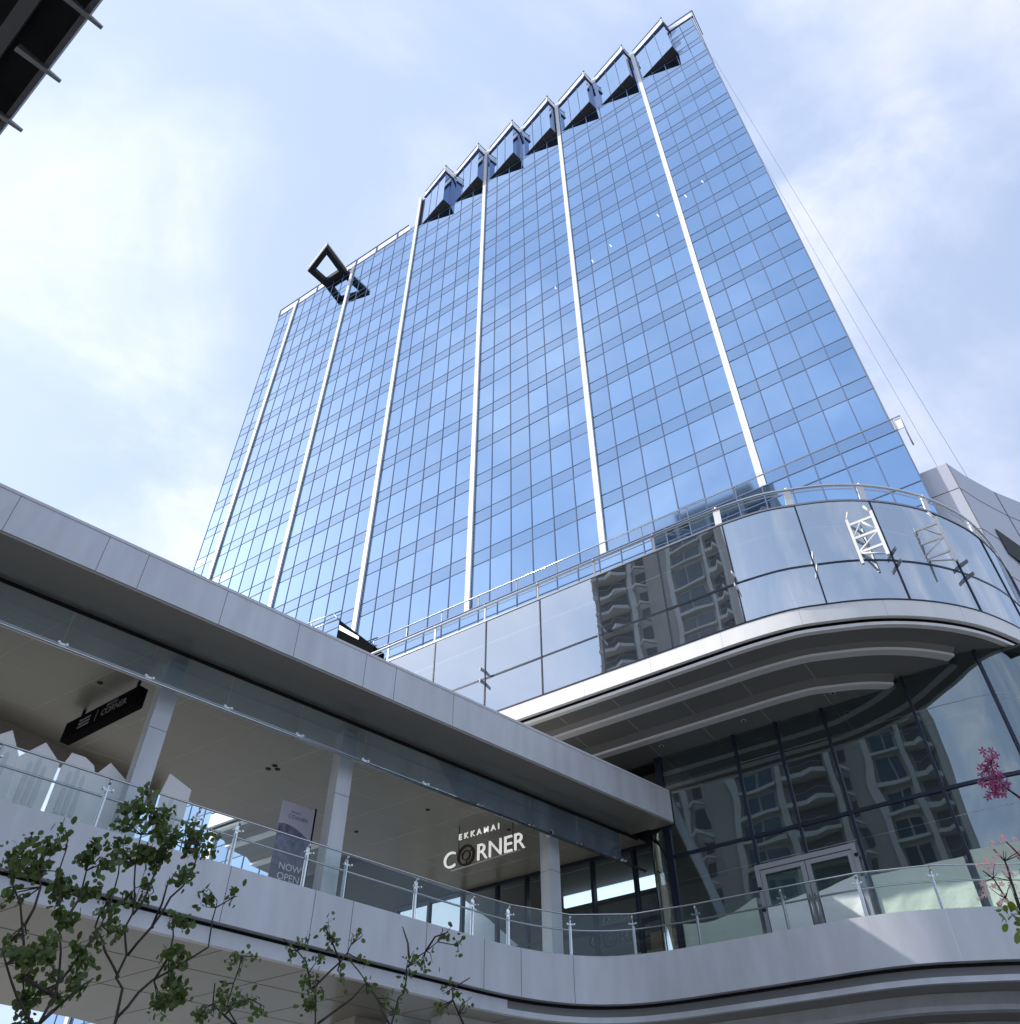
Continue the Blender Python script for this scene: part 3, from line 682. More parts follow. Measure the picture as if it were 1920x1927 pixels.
# ================================================================= FOOTBRIDGE
br = thing('footbridge', Wf(8, 21, 0), 'grey panelled footbridge with a curved balcony edge and flat canopy roof', 'footbridge')
DZ1, DZB = 9.2, 8.0
ec = [Wf(-16, 18.5), Wf(-8, 18.5), Wf(0, 18.5), Wf(8, 18.5), Wf(12, 18.5), Wf(14.4, 18.5), Wf(16.0, 18.48), Wf(17.2, 18.28), Wf(18.15, 17.92), Wf(18.85, 17.42), Wf(19.42, 16.75), Wf(19.9, 15.8),
      Wf(20.3, 14.7), Wf(20.75, 13.4), Wf(21.15, 12.2), Wf(21.5, 11.15), Wf(22.05, 10.05), Wf(22.85, 9.05), Wf(23.9, 8.0), Wf(26.5, 6.2), Wf(30, 4.6)]
EP = spline(ec, 0.3)
right_back = [T(-10, 30), T(-2.5, 33), T(11, 33), T(23.4, 33)]
dk = MB()
dpts = offset(EP, 0.3) + [T(-16, 33), T(24, 33), Wf(8.0, 26.4), Wf(-16, 25.4)]
dk.prism(dpts, 7.62, 9.17, 0); dk.build('deck_slab', [M['soffit']], br)
fa = MB(); fa.sweep(EP, [(0, DZB), (0, DZ1), (0.2, DZ1), (0.2, DZB)])
ea = [0.0]
for i in range(1, len(EP)): ea.append(ea[-1] + (EP[i] - EP[i - 1]).length)
def ealong(d):
    d = max(0, min(ea[-1] - 1e-4, d))
    for i in range(1, len(EP)):
        if ea[i] >= d: return EP[i - 1].lerp(EP[i], (d - ea[i - 1]) / (ea[i] - ea[i - 1] + 1e-9))
def toW(p): return (p.dot(uW), p.dot(nW))
def dist_at(s_):
    i = min(range(len(EP)), key=lambda i: abs(toW(EP[i])[0] - s_)); return ea[i]
def frame_at(fn, d):
    p = fn(d); q = fn(d + 0.05); t = (q - p).normalized(); nn = Vector((-t.y, t.x, 0))
    return lambda s_, n_, z_: p + t * s_ + nn * n_ + Z * z_
seams = [-12.3, -10.2, -8.2, -6.1, -4.1, -2.05, 0.0, 2.05, 4.1, 6.13, 8.18, 10.22, 11.28, 13.43, 15.48, 16.72, 18.29, 19.39, 20.25, 20.92, 21.57, 22.69, 24.4, 26.3]
for s_ in seams:
    F_ = frame_at(ealong, dist_at(s_)); pale = s_ > 18.8
    fa.box(F_, -0.007, 0.007, -0.003, 0.02, DZB + 0.004, DZ1 - 0.004, 2 if pale else 1)
fa.build('edge_fascia', [M['alu'], M['alu_dark'], M['alu_joint']], br)
EL = [p for p in EP if toW(p)[0] < 16.6]; ER = EP[len(EL) - 1:]
tr = MB(); tr.sweep(offset(EP, 0.20)[:len(EL)], [(0, 7.60), (0, 7.93), (0.16, 7.93), (0.16, 7.60)])
tr.build('edge_trim', M['alu'], br)
tr = MB(); tr.sweep(offset(EP, 0.20)[len(EL) - 1:], [(0.002, 7.60), (0.002, 7.735), (0.16, 7.735), (0.16, 7.60)]); tr.sweep(offset(EP, 0.20)[len(EL) - 1:], [(0.05, 7.736), (0.05, 7.93), (0.16, 7.93), (0.16, 7.736)], 1)
tr.build('edge_trim', [M['alu'], M['soffit_dark']], br)
dg = MB(); dg.sweep(offset(EP, 0.26), [(0, 7.94), (0, 8.05), (0.3, 8.05), (0.3, 7.94)]); dg.build('shadow_gap', M['black'], br)
# stepped underside at the right end
E2 = [p for p in EP if toW(p)[0] > 15.0]
st = MB(); o2 = offset(E2, 1.45)
st.sweep(o2, [(0, 7.30), (0, 7.42), (-0.3, 7.615), (0.3, 7.615), (0.3, 7.30)]); st.build('edge_trim', M['alu'], br)
st = MB(); st.prism(offset(E2, 1.72) + [T(-8, 35.9), T(17, 35.9)], 7.32, 7.60); st.build('lower_soffit', M['soffit_under'], br)
o3 = offset(E2, 2.9)
st = MB(); st.sweep(o3, [(0, 7.0), (0, 7.12), (-0.3, 7.31), (0.3, 7.31), (0.3, 7.0)]); st.build('edge_trim', M['alu'], br)
st = MB(); st.prism(offset(E2, 3.18) + [T(-8, 35.8), T(16.5, 35.8)], 7.02, 7.31); st.build('lower_soffit', M['soffit_under'], br)
sj = MB()
for k in range(-8, 10):
    sj.box(Wf, -0.0, 0.0, 0, 0, 0, 0) if False else None
    p = Wf(2.1 * k, 18.9, 7.616); q = p + uT * 9.0 * 1.0
    d = (nW * 7.4 + uW * -1.9)
    a = d.normalized(); n_ = Vector((-a.y, a.x, 0)) * 0.01
    sj.hexa([p - n_, p + n_, p + d + n_, p + d - n_, p - n_ + Z * .004, p + n_ + Z * .004, p + d + n_ + Z * .004, p + d - n_ + Z * .004])
for n_ in (20.6, 23.0): sj.box(Wf, -16, 18, n_ - 0.01, n_ + 0.01, 7.615, 7.62)
sj.build('underside_joints', M['alu_dark'], br)
for s_, n_ in ((9.5, 21.0), (3.4, 21.2), (15.5, 20.4)):
    q = MB(); q.tube([Wf(s_, n_, 7.612), Wf(s_, n_, 7.63)], 0.09, 12); q.build('downlight', M['black'], br)
# supporting piers (below the picture)
for s_ in (-10, 2, 14):
    q = MB(); q.box(Wf, s_ - 0.5, s_ + 0.5, 21.4, 22.6, 0, 7.62); q.build('pier', M['concrete'], br)

# ---- canopy
CS = 13.83
send = lambda n_, off=25.93: (off - 0.25706 * n_) / 0.96635
cn = MB()
cn.prism([Wf(-16, 17.86), Wf(send(17.86), 17.86), Wf(send(26.6, 26.75), 26.6), Wf(-16, 24.0)], CS + 0.07, CS + 1.0, 0)
cn.build('canopy_core', M['soffit'], br)
sf = MB(); sf.prism([Wf(-16, 18.62), Wf(send(18.62, 26.72), 18.62), Wf(send(26.4, 26.72), 26.4), Wf(8.36, 26.0), Wf(3.15, 24.77), Wf(-16, 21.0)], CS, CS + 0.069, 0)
def strip(mb, p, d, w_=0.012, z=CS - 0.002, m=1, h=0.004):
    a = d.normalized(); n_ = Vector((-a.y, a.x, 0)) * w_ / 2
    mb.hexa([p - n_ + Z * z, p + n_ + Z * z, p + d + n_ + Z * z, p + d - n_ + Z * z, p - n_ + Z * (z + h), p + n_ + Z * (z + h), p + d + n_ + Z * (z + h), p + d - n_ + Z * (z + h)], m)
k = 0
for i in range(-7, 15):
    p = Wf(0.9 + 2.05 * i, 18.7); L_ = 6.3 if i > 2 else 5.0
    d = uT * (L_ / abs(uT.dot(nW)))
    # the joints run with the tower front; stop them inside the soffit
    e = p + d; s_e, n_e = toW(e)
    strip(sf, p, d)
    for j in range(3):
        q = p + d * (0.2 + 0.33 * j + (0.12 if i % 2 else 0.0))
        if toW(q)[0] + 2.0 < send(toW(q)[1], 26.6): strip(sf, q, uW * 2.05)
sf.build('canopy_soffit', [M['soffit'], M['joint_light']], br)
cf = MB(); se = send(17.0)
cf.hexa([Wf(-16, 17.0, 13.92), Wf(se, 17.0, 13.92), Wf(send(17.15), 17.15, 13.92), Wf(-16, 17.15, 13.92), Wf(-16, 17.0, 14.95), Wf(se, 17.0, 14.95), Wf(send(17.15), 17.15, 14.95), Wf(-16, 17.15, 14.95)], 0)
cf.box(Wf, -16, se - 0.02, 16.985, 17.2, 14.951, 15.03, 3)
for s_ in [-13.7, -11.6, -9.6, -7.5, -5.5, -3.4, -1.4, 0.62, 2.64, 3.6, 5.66, 7.72, 9.83, 10.82, 12.86, 14.9, 16.91, 18.93, 20.96]:
    cf.box(Wf, s_ - 0.006, s_ + 0.006, 16.997, 17.01, 13.924, 14.949, 2 if s_ > 14 else 1)
cf.build('canopy_fascia', [M['alu'], M['alu_dark'], M['alu_joint'], M['alu_joint']], br)
ch = MB(); e1, e2 = send(17.0), send(17.86)
ch.hexa([Wf(-16, 17.02, 13.86), Wf(e1, 17.02, 13.86), Wf(e2, 17.86, 13.86), Wf(-16, 17.86, 13.86), Wf(-16, 17.02, 13.918), Wf(e1, 17.02, 13.918), Wf(e2, 17.86, 13.918), Wf(-16, 17.86, 13.918)])
ch.build('fascia_underside', M['soffit_under'], br)
e3, e4 = send(17.87), send(18.58)
gq = MB(); gq.hexa([Wf(-16, 17.87, 13.90), Wf(e3, 17.87, 13.90), Wf(e4, 18.58, 13.90), Wf(-16, 18.58, 13.90), Wf(-16, 17.87, 13.93), Wf(e3, 17.87, 13.93), Wf(e4, 18.58, 13.93), Wf(-16, 18.58, 13.93)])
del gq
cf2 = MB(); cf2.box(Wf, -16, 21.9, 17.3, 17.5, 13.94, 15.0); cf2.build('canopy_upstand', M['alu_dark'], br)
tb = MB(); tb.box(Wf, -16, 22.3, 18.595, 18.615, 13.80, 13.93); tb.build('glazing_channel', M['black'], br)
q = MB(); q.hexa([Wf(-16, 20.98, 13.3), Wf(3.15, 24.75, 13.3), Wf(3.15, 24.87, 13.3), Wf(-16, 21.1, 13.3), Wf(-16, 20.98, 13.829), Wf(3.15, 24.75, 13.829), Wf(3.15, 24.87, 13.829), Wf(-16, 21.1, 13.829)])
q.hexa([Wf(3.15, 24.75, 13.3), Wf(8.36, 25.98, 13.3), Wf(8.36, 26.1, 13.3), Wf(3.15, 24.87, 13.3), Wf(3.15, 24.75, 13.829), Wf(8.36, 25.98, 13.829), Wf(8.36, 26.1, 13.829), Wf(3.15, 24.87, 13.829)])
q.build('far_fascia', M['soffit_under'], br)
# downlights in the canopy
for s_, n_ in ((15.44, 21.5), (14.63, 24.4), (4.5, 21.2), (0.2, 23.2), (18.4, 20.9)):
    q = MB(); q.tube([Wf(s_, n_, CS - 0.012), Wf(s_, n_, CS + 0.01)], 0.075, 12); q.build('downlight', M['black'], br)
q = MB()
for ds, dn in ((0, 0), (0.22, -0.16), (0.05, -0.3)): q.tube([Wf(10.16 + ds, 22.45 + dn, CS - 0.014), Wf(10.16 + ds, 22.45 + dn, CS + 0.01)], 0.085, 12)
q.build('downlight_cluster', M['black'], br)
# columns
for s_ in (-2.6, 5.62, 10.80, 18.62):
    c = MB(); w0, w1 = s_ - 0.20, s_ + 0.24
    c.box(Wf, w0, w1, 19.0, 19.42, 9.17, 11.95, 0); c.box(Wf, w0 + 0.006, w1 - 0.006, 19.006, 19.414, 11.95, 11.965, 1); c.box(Wf, w0, w1, 19.0, 19.42, 11.965, CS, 0)
    c.build('column', [M['alu'], M['alu_dark']], br)
# hanging glass screen
for k in range(14):
    s0 = -7.4 + 2.055 * k; s1 = min(s0 + 2.04, 22.35)
    if s1 - s0 < 0.3: continue
    g = MB(); j = random.gauss(0, 0.004)
    g.hexa([Wf(s0, 18.6 + j, 12.80), Wf(s1, 18.6 - j, 12.80), Wf(s1, 18.612 - j, 12.80), Wf(s0, 18.612 + j, 12.80),
            Wf(s0, 18.6 + j, 13.80), Wf(s1, 18.6 - j, 13.80), Wf(s1, 18.612 - j, 13.80), Wf(s0, 18.612 + j, 13.80)])
    g.build('screen_pane', M['screen_glass'], br)
tb = MB(); tb.tube([Wf(-16, 18.5, 12.76), Wf(22.4, 18.5, 12.76)], 0.042, 10)
for k in range(15):
    s_ = -7.4 + 2.055 * k
    if s_ < 22.3:
        for ds in (-0.09, 0.09): tb.tube([Wf(s_ + ds, 18.56, 12.86), Wf(s_ + ds, 18.48, 12.86)], 0.035, 8)
        tb.box(Wf, s_ - 0.10, s_ + 0.10, 18.50, 18.53, 12.78, 12.87)
tb.build('screen_tube', M['steel'], br)

# ---- guard rail (its own thing)
gr = thing('guard_rail', Wf(8, 18.5, 9.2), 'curving glass guard rail with steel posts along the balcony edge', 'railing')
rp_s = [-13.6, -11.5, -9.5, -7.45, -5.4, -3.35, -1.3, 0.7, 2.71, 4.85, 6.95, 7.99, 10.03, 11.04, 13.15, 15.23, 16.43, 18.2, 19.46, 20.19, 20.91, 21.66, 22.65, 24.3, 26.2]
rds = [dist_at(s_) for s_ in rp_s]
RP = offset(EP, 0.06)
def ral(d):
    d = max(0, min(ea[-1] - 1e-4, d))
    for i in range(1, len(RP)):
        if ea[i] >= d: return RP[i - 1].lerp(RP[i], (d - ea[i - 1]) / (ea[i] - ea[i - 1] + 1e-9))
hr = MB(); hr.tube([p + Z * 10.29 for p in [ral(d) for d in rds]], 0.024, 8); hr.build('top_rail', M['steel'], gr)
mr_ = MB(); mr_.tube([p + Z * 9.92 for p in offset(EP, 0.20) if toW(p)[0] > -14], 0.026, 8); mr_.build('middle_rail', M['steel'], gr)
for a, c in zip(rds[:-1], rds[1:]):
    p, q = ral(a + 0.02), ral(c - 0.02); d = (q - p).normalized(); nn = Vector((-d.y, d.x, 0)) * 0.012
    g = MB(); g.face([p + Z * 9.2, q + Z * 9.2, q + Z * 10.28, p + Z * 10.28])
    g.build('glass_pane', M['rail_glass'], gr)
for k, d in enumerate(rds):
    F_ = frame_at(ral, d); po = MB()
    po.box(F_, -0.013, 0.013, 0.03, 0.16, 9.17, 10.20)
    po.box(F_, -0.04, 0.04, 0.10, 0.12, 9.17, 10.0)
    for ds in (-0.10, 0.10):
        po.tube([F_(ds, -0.02, 10.04), F_(ds, 0.06, 10.04)], 0.025, 8)
    po.box(F_, -0.11, 0.11, 0.035, 0.05, 10.02, 10.06)
    po.tube([F_(0, 0.03, 10.16), F_(0, 0.03, 10.30)], 0.03, 8)
    po.build('post', M['steel'], gr)
# far rail of the bridge
fr = thing('guard_rail', Wf(0, 25.3, 9.2), 'straight glass guard rail on the far side of the footbridge deck', 'railing')
q = MB(); q.tube([Wf(-16, 24.9, 10.3), Wf(17, 26.2, 10.3)], 0.025, 6); q.tube([Wf(-16, 24.9, 9.75), Wf(17, 26.2, 9.75)], 0.02, 6); q.build('top_rail', M['steel_dark'], fr)
for k in range(17):
    t = k / 16; s_ = -16 + 33 * t; n_ = 24.9 + 1.3 * t
    q = MB(); q.box(Wf, s_ - 0.02, s_ + 0.02, n_ - 0.04, n_ + 0.04, 9.17, 10.3); q.build('post', M['steel_dark'], fr)
    if k < 16:
        q = MB(); n2_ = n_ + 1.3 / 16; q.hexa([Wf(s_ + .04, n_, 9.2), Wf(s_ + 2.02, n2_, 9.2), Wf(s_ + 2.02, n2_ + .012, 9.2), Wf(s_ + .04, n_ + .012, 9.2), Wf(s_ + .04, n_, 10.28), Wf(s_ + 2.02, n2_, 10.28), Wf(s_ + 2.02, n2_ + .012, 10.28), Wf(s_ + .04, n_ + .012, 10.28)])
        q.build('glass_pane', M['rail_glass'], fr)

# ================================================================= SIGNS AND THINGS ON THE BRIDGE
wm = mat('sign_white', (0.88, 0.88, 0.86), 0.4)
lit = mat('lit_sign_face', (0.88, 0.88, 0.86), 0.4)
lit.node_tree.nodes['Principled BSDF'].inputs['Emission Color'].default_value = (1, 0.98, 0.95, 1)
lit.node_tree.nodes['Principled BSDF'].inputs['Emission Strength'].default_value = 0.45
sg = thing('entrance_sign', T(15.7, 22, 13.0), 'hanging white letters reading EKKAMAI CORNER under the canopy soffit', 'sign')
xd = -uT; X0 = T(17.28, 22.0, 12.50)
big = 0.755
text_mesh('large_letter', 'C', big, X0, xd, Z, lit, sg, 0.03, -0.004)
text_mesh('large_letters', 'RNER', big, X0 + xd * 1.32 + Z * 0.0, xd, Z, lit, sg, 0.03, -0.004, 1.0)
text_mesh('small_letters', 'EKKAMAI', 0.27, X0 + xd * 0.60 + Z * 0.84, xd, Z, lit, sg, 0.02, 0.003, 1.62)
for nm, body_, sz_, off_v, sp_ in (('letter_back_blocker', 'C', big, Vector(), 1.0), ('letter_back_blocker', 'RNER', big, xd * 1.32, 1.0), ('letter_back_blocker', 'EKKAMAI', 0.27, xd * 0.60 + Z * 0.84, 1.62)):  # unseen black backs added to block the letters' reflection in the lobby glass
    text_mesh(nm, body_, sz_, X0 + off_v + nT * 0.045, xd, Z, M['black'], sg, 0.012, 0.006, sp_)
rg = MB()
def ring(mb, c, r0, r1, th, m=0, seg=28, xdir=xd, ydir=Z):
    zz = xdir.cross(ydir)
    for i in range(seg):
        a, b_ = 2 * math.pi * i / seg, 2 * math.pi * (i + 1) / seg
        P_ = lambda r, t, w_: c + (xdir * math.cos(t) + ydir * math.sin(t)) * r + zz * w_
        mb.hexa([P_(r0, a, -th), P_(r1, a, -th), P_(r1, b_, -th), P_(r0, b_, -th), P_(r0, a, th), P_(r1, a, th), P_(r1, b_, th), P_(r0, b_, th)], m)
oc = X0 + xd * 0.93 + Z * 0.27
ring(rg, oc, 0.27, 0.345, 0.035); ring(rg, oc, 0.13, 0.17, 0.03); 
for a in (0.6, 2.7, 4.8):
    d = xd * math.cos(a) + Z * math.sin(a); rg.tube([oc + d * 0.15, oc + d * 0.28], 0.022, 5)
rg.build('ring_emblem', M['brown'], sg)
ul = MB(); ul.tube([X0 + xd * 0.35 + Z * -0.10, X0 + xd * 1.0 + Z * -0.09, X0 + xd * 1.9 + Z * -0.05, X0 + xd * 3.0 + Z * -0.03], 0.018, 6); ul.build('underline', M['lip'], sg)
for xo in (0.62, 2.75):
    rd = MB(); rd.tube([X0 + xd * xo + Z * 0.3, X0 + xd * xo + Z * (CS - 12.50)], 0.014, 6); rd.build('hanger', M['black'], sg)
# dark hanging direction sign
da = Vector((-11.57, 20.21, 0)); db = Vector((-9.59, 18.77, 0)); dd = (db - da).normalized(); dn = Vector((dd.y, -dd.x, 0))
Fd = lambda s_, n_, z_: da + dd * s_ + dn * n_ + Z * z_
ds_ = thing('direction_sign', da.lerp(db, 0.5) + Z * 13.2, 'black hanging direction sign below the canopy left of the first column', 'sign')
bd = MB(); bd.box(Fd, -0.45, 2.72, -0.13, 0.13, 12.98, 13.52); bd.build('sign_box', M['matt_black'], ds_)
for s_ in (0.0, 2.40):
    q = MB(); q.box(Fd, s_ - 0.03, s_ + 0.03, -0.03, 0.03, 13.52, CS); q.build('hanger', M['black'], ds_)
dim = mat('dim_white_print', (0.30, 0.30, 0.31), 0.5)
text_mesh('lettering', 'CORNER', 0.27, Fd(1.25, 0.135, 13.14), dd, Z, dim, ds_, 0.004)
text_mesh('lettering', 'EKKAMAI', 0.12, Fd(1.40, 0.135, 13.37), dd, Z, dim, ds_, 0.004)
q = MB()
for k in range(3): q.box(Fd, 0.25, 0.75, 0.131, 0.138, 13.12 + 0.10 * k, 13.17 + 0.10 * k)
q.box(Fd, 1.02, 1.04, 0.131, 0.138, 13.08, 13.42); q.build('pictogram', dim, ds_)
# banner on a pole
bn = thing('roll_banner', Wf(10.4, 20.2, 9.17), 'lavender printed banner reading NOW OPEN standing behind the balcony glass', 'banner')
b_hi = mat('banner_lavender', (0.52, 0.50, 0.57), 0.6); b_mid = mat('banner_violet_photo', (0.16, 0.15, 0.23), 0.6, var=0.5, vscale=6)
b_lo = mat('banner_dark_grey', (0.12, 0.125, 0.17), 0.6, var=0.25, vscale=5)
sh = 0.0
def bq(mb, z0, z1, m):
    mb.hexa([Wf(9.74, 20.2, z0), Wf(10.74, 20.2, z0), Wf(10.74, 20.22, z0), Wf(9.74, 20.22, z0), Wf(9.74, 20.2, z1), Wf(10.74, 20.2, z1), Wf(10.74, 20.22, z1), Wf(9.74, 20.22, z1)], m)
q = MB(); bq(q, 9.25, 10.25, 2); bq(q, 10.25, 11.05, 1)
q.face([Wf(9.74, 20.198, 11.05), Wf(10.74, 20.198, 11.05), Wf(10.74, 20.198, 11.05), Wf(9.74, 20.198, 11.05)], 1) if False else None
bq(q, 11.05, 11.92, 0)
arc = [Wf(9.74 + t / 12, 20.197, 11.04 + 0.28 * math.sin(math.pi * (0.35 + 0.65 * t / 12)) - 0.0) for t in range(13)]
q.face([Wf(9.74, 20.197, 11.03)] + arc + [Wf(10.74, 20.197, 11.03)], 1)
q.build('printed_sheet', [b_hi, b_mid, b_lo], bn)
q = MB(); q.tube([Wf(10.78, 20.23, 9.17), Wf(10.78, 20.23, 11.98)], 0.03, 6); q.box(Wf, 9.7, 10.82, 20.1, 20.34, 9.17, 9.24); q.build('stand', M['black'], bn)
text_mesh('print', 'CORNER', 0.15, Wf(9.98, 20.196, 11.50), uW, Z, b_mid, bn, 0.002)
text_mesh('print', 'EKKAMAI', 0.07, Wf(10.05, 20.196, 11.66), uW, Z, b_mid, bn, 0.002)
text_mesh('print', 'NOW\nOPEN', 0.25, Wf(9.96, 20.196, 10.16), uW, Z, wm, bn, 0.002)
# white display boards
bsh = [
 ([(2.30, 9.2), (2.30, 10.6), (2.80, 11.05), (3.12, 10.55), (3.25, 9.2)], 'pale pointed display board farthest left behind the balcony glass'),
 ([(3.28, 9.2), (3.15, 10.6), (3.55, 11.08), (3.98, 10.72), (3.95, 9.2)], 'cream display board with a single peak, second from the left end'),
 ([(4.02, 9.2), (4.02, 10.62), (4.12, 10.98), (4.42, 10.98), (4.66, 10.85), (4.76, 10.62), (4.72, 9.2)], 'white display board with a rounded shoulder between two peaked boards'),
 ([(4.80, 9.2), (4.72, 10.62), (5.02, 11.1), (5.52, 10.78), (5.40, 9.2)], 'greyish peaked display board leaning beside the first column'),
 ([(6.33, 9.2), (6.30, 10.8), (6.38, 11.25), (6.98, 11.02), (6.92, 9.2)], 'white slanted display board alone between the first and second columns')]
for i, (pl, lab) in enumerate(bsh):
    q = MB(); n0 = 19.35 + 0.12 * (i % 2)
    f0 = [Wf(s_, n0 + 0.05 * (z_ - 9.2), z_) for s_, z_ in pl]; f1 = [p + nW * 0.05 for p in f0]; n = len(pl)
    q.face(f0); q.face(f1[::-1])
    for k in range(n): q.face([f0[k], f0[(k + 1) % n], f1[(k + 1) % n], f1[k]])
    sc, sz = sum(p_[0] for p_ in pl) / len(pl), 10.3
    if i != 3:
        for k in range(3):
            w2 = 0.045; x_ = sc - 0.16 + 0.15 * k; zz = 10.72 - 0.14 * abs(k - 1)
            q.face([Wf(x_ - w2, n0 - 0.004, 9.6), Wf(x_ + w2, n0 - 0.004, 9.6), Wf(x_ + w2, n0 + 0.05 * (zz - .1 - 9.2) - 0.006, zz - 0.1), Wf(x_, n0 + 0.05 * (zz - 9.2) - 0.006, zz), Wf(x_ - w2, n0 + 0.05 * (zz - .1 - 9.2) - 0.006, zz - 0.1)], 1)
    o = q.build('display_board', [M['board'], M['board_print']]); tag(o, lab, 'display board', 'white display boards on the bridge')
# camera on the third column
cv = thing('security_camera', Wf(18.3, 18.98, 13.1), 'small white security camera fixed to the column nearest the entrance', 'camera')
q = MB(); q.tube([Wf(18.30, 18.99, 13.15), Wf(18.25, 18.80, 13.12)], 0.03, 8); q.build('bracket', M['lip'], cv)
q = MB(); q.tube([Wf(18.33, 18.9, 12.98), Wf(18.13, 18.62, 12.90)], 0.09, 12); q.build('housing', M['white'], cv)
q = MB(); q.tube([Wf(18.128, 18.617, 12.899), Wf(18.12, 18.606, 12.896)], 0.07, 12); q.build('lens', M['black'], cv)
# dark service cage left end of the terrace
sv = thing('service_cradle', T(35.5, 34, 36), 'dark framed service cradle parked at the left end of the terrace', 'cradle')
q = MB()
Fs = lambda s_, n_, z_: T(s_, n_, z_)
def szbox(mb, pl, n0, n1):
    mb.hexa([T(pl[0][0], n0, pl[0][1]), T(pl[1][0], n0, pl[1][1]), T(pl[1][0], n1, pl[1][1]), T(pl[0][0], n1, pl[0][1]), T(pl[3][0], n0, pl[3][1]), T(pl[2][0], n0, pl[2][1]), T(pl[2][0], n1, pl[2][1]), T(pl[3][0], n1, pl[3][1])])
szbox(q, [(37.25, 36.6), (33.5, 34.2), (33.5, 34.75), (37.25, 38.5)], 33.95, 34.3); q.build('side_panel', M['matt_black'], sv)
q = MB(); szbox(q, [(37.1, 37.55), (35.0, 35.85), (35.0, 36.1), (37.1, 37.95)], 33.90, 33.94); q.build('stripe', M['white'], sv)
q = MB(); q.tube([T(40.6, 34, 39.6), T(37.2, 34, 39.35)], 0.05, 6); q.tube([T(40.6, 34, 38.9), T(37.2, 34, 38.65)], 0.05, 6); q.tube([T(38.0, 34, 39.4), T(37.3, 34, 38.5)], 0.05, 6); q.tube([T(40.3, 34, 39.6), T(39.9, 34, 38.8)], 0.05, 6); q.build('top_rail', M['steel_dark'], sv)
# ropes beside the tower's right edge
for (a, b_, r_, lab) in (((22.9, 32.4, 104.2), (28.4, 36.2, 40.1), 0.014, 'outermost thin grey rope hanging beside the tower edge'),
                       ((22.0, 32.6, 105.1), (27.2, 36.6, 40.5), 0.012, 'middle thin grey rope hanging beside the tower edge'),
                       ((21.3, 33.0, 105.1), (26.1, 37.0, 40.5), 0.010, 'thin grey rope closest to the tower edge')):
    q = MB(); a, b_ = Vector(a), Vector(b_); md = a.lerp(b_, 0.5) - Z * 0.8
    q.tube([a, a.lerp(b_, .25) - Z * .6, md, a.lerp(b_, .75) - Z * .6, b_, Vector((b_.x + .5, b_.y + .5, 30))], r_, 5)
    tag(q.build('rope', M['rope']), lab, 'rope', 'ropes hanging beside the tower')

# ================================================================= STATION ROOF overhead at the left
e0 = Vector((-6.54, 3.98, 0)); ed = Vector((-0.771, 0.637, 0)).normalized(); ei = Vector((-0.637, -0.771, 0)).normalized()
Fx = lambda s_, n_, z_: e0 + ed * s_ + ei * n_ + Z * z_
sr = thing('station_roof', Fx(2, 3, 17), 'dark steel station roof edge with bracket arms overhead in the corner', 'station roof')
q = MB(); q.box(Fx, -14, 30, 0.0, 0.09, 16.95, 17.35); q.build('gutter_edge', M['alu_dark'], sr)
q = MB(); q.box(Fx, -14, 30, 0.09, 9, 17.25, 17.34); q.build('roof_sheet', M['black'], sr)
for n_, w_, m_ in ((0.62, 0.22, 'alu_dark'), (1.30, 0.07, 'lip'), (1.42, 0.04, 'lip'), (1.9, 0.3, 'alu_dark'), (3.2, 0.3, 'alu_dark')):
    q = MB(); q.box(Fx, -14, 30, n_, n_ + w_, 17.0, 17.24); q.build('purlin', M[m_], sr)
for k in range(-5, 14):
    s_ = 0.33 + 1.29 * k; q = MB()
    q.hexa([Fx(s_ - 0.05, 0.5, 16.8), Fx(s_ + 0.05, 0.5, 16.8), Fx(s_ + 0.03, -0.24, 16.93), Fx(s_ - 0.03, -0.24, 16.93), Fx(s_ - 0.05, 0.5, 16.94), Fx(s_ + 0.05, 0.5, 16.94), Fx(s_ + 0.03, -0.24, 16.97), Fx(s_ - 0.03, -0.24, 16.97)])
    q.build('bracket_arm', M['steel_dark'], sr)
q = MB(); q.box(Fx, -3, -2, 7, 8, 0, 17.2); q.box(Fx, 19, 20, 7, 8, 0, 17.2); q.build('station_column', M['concrete'], sr)

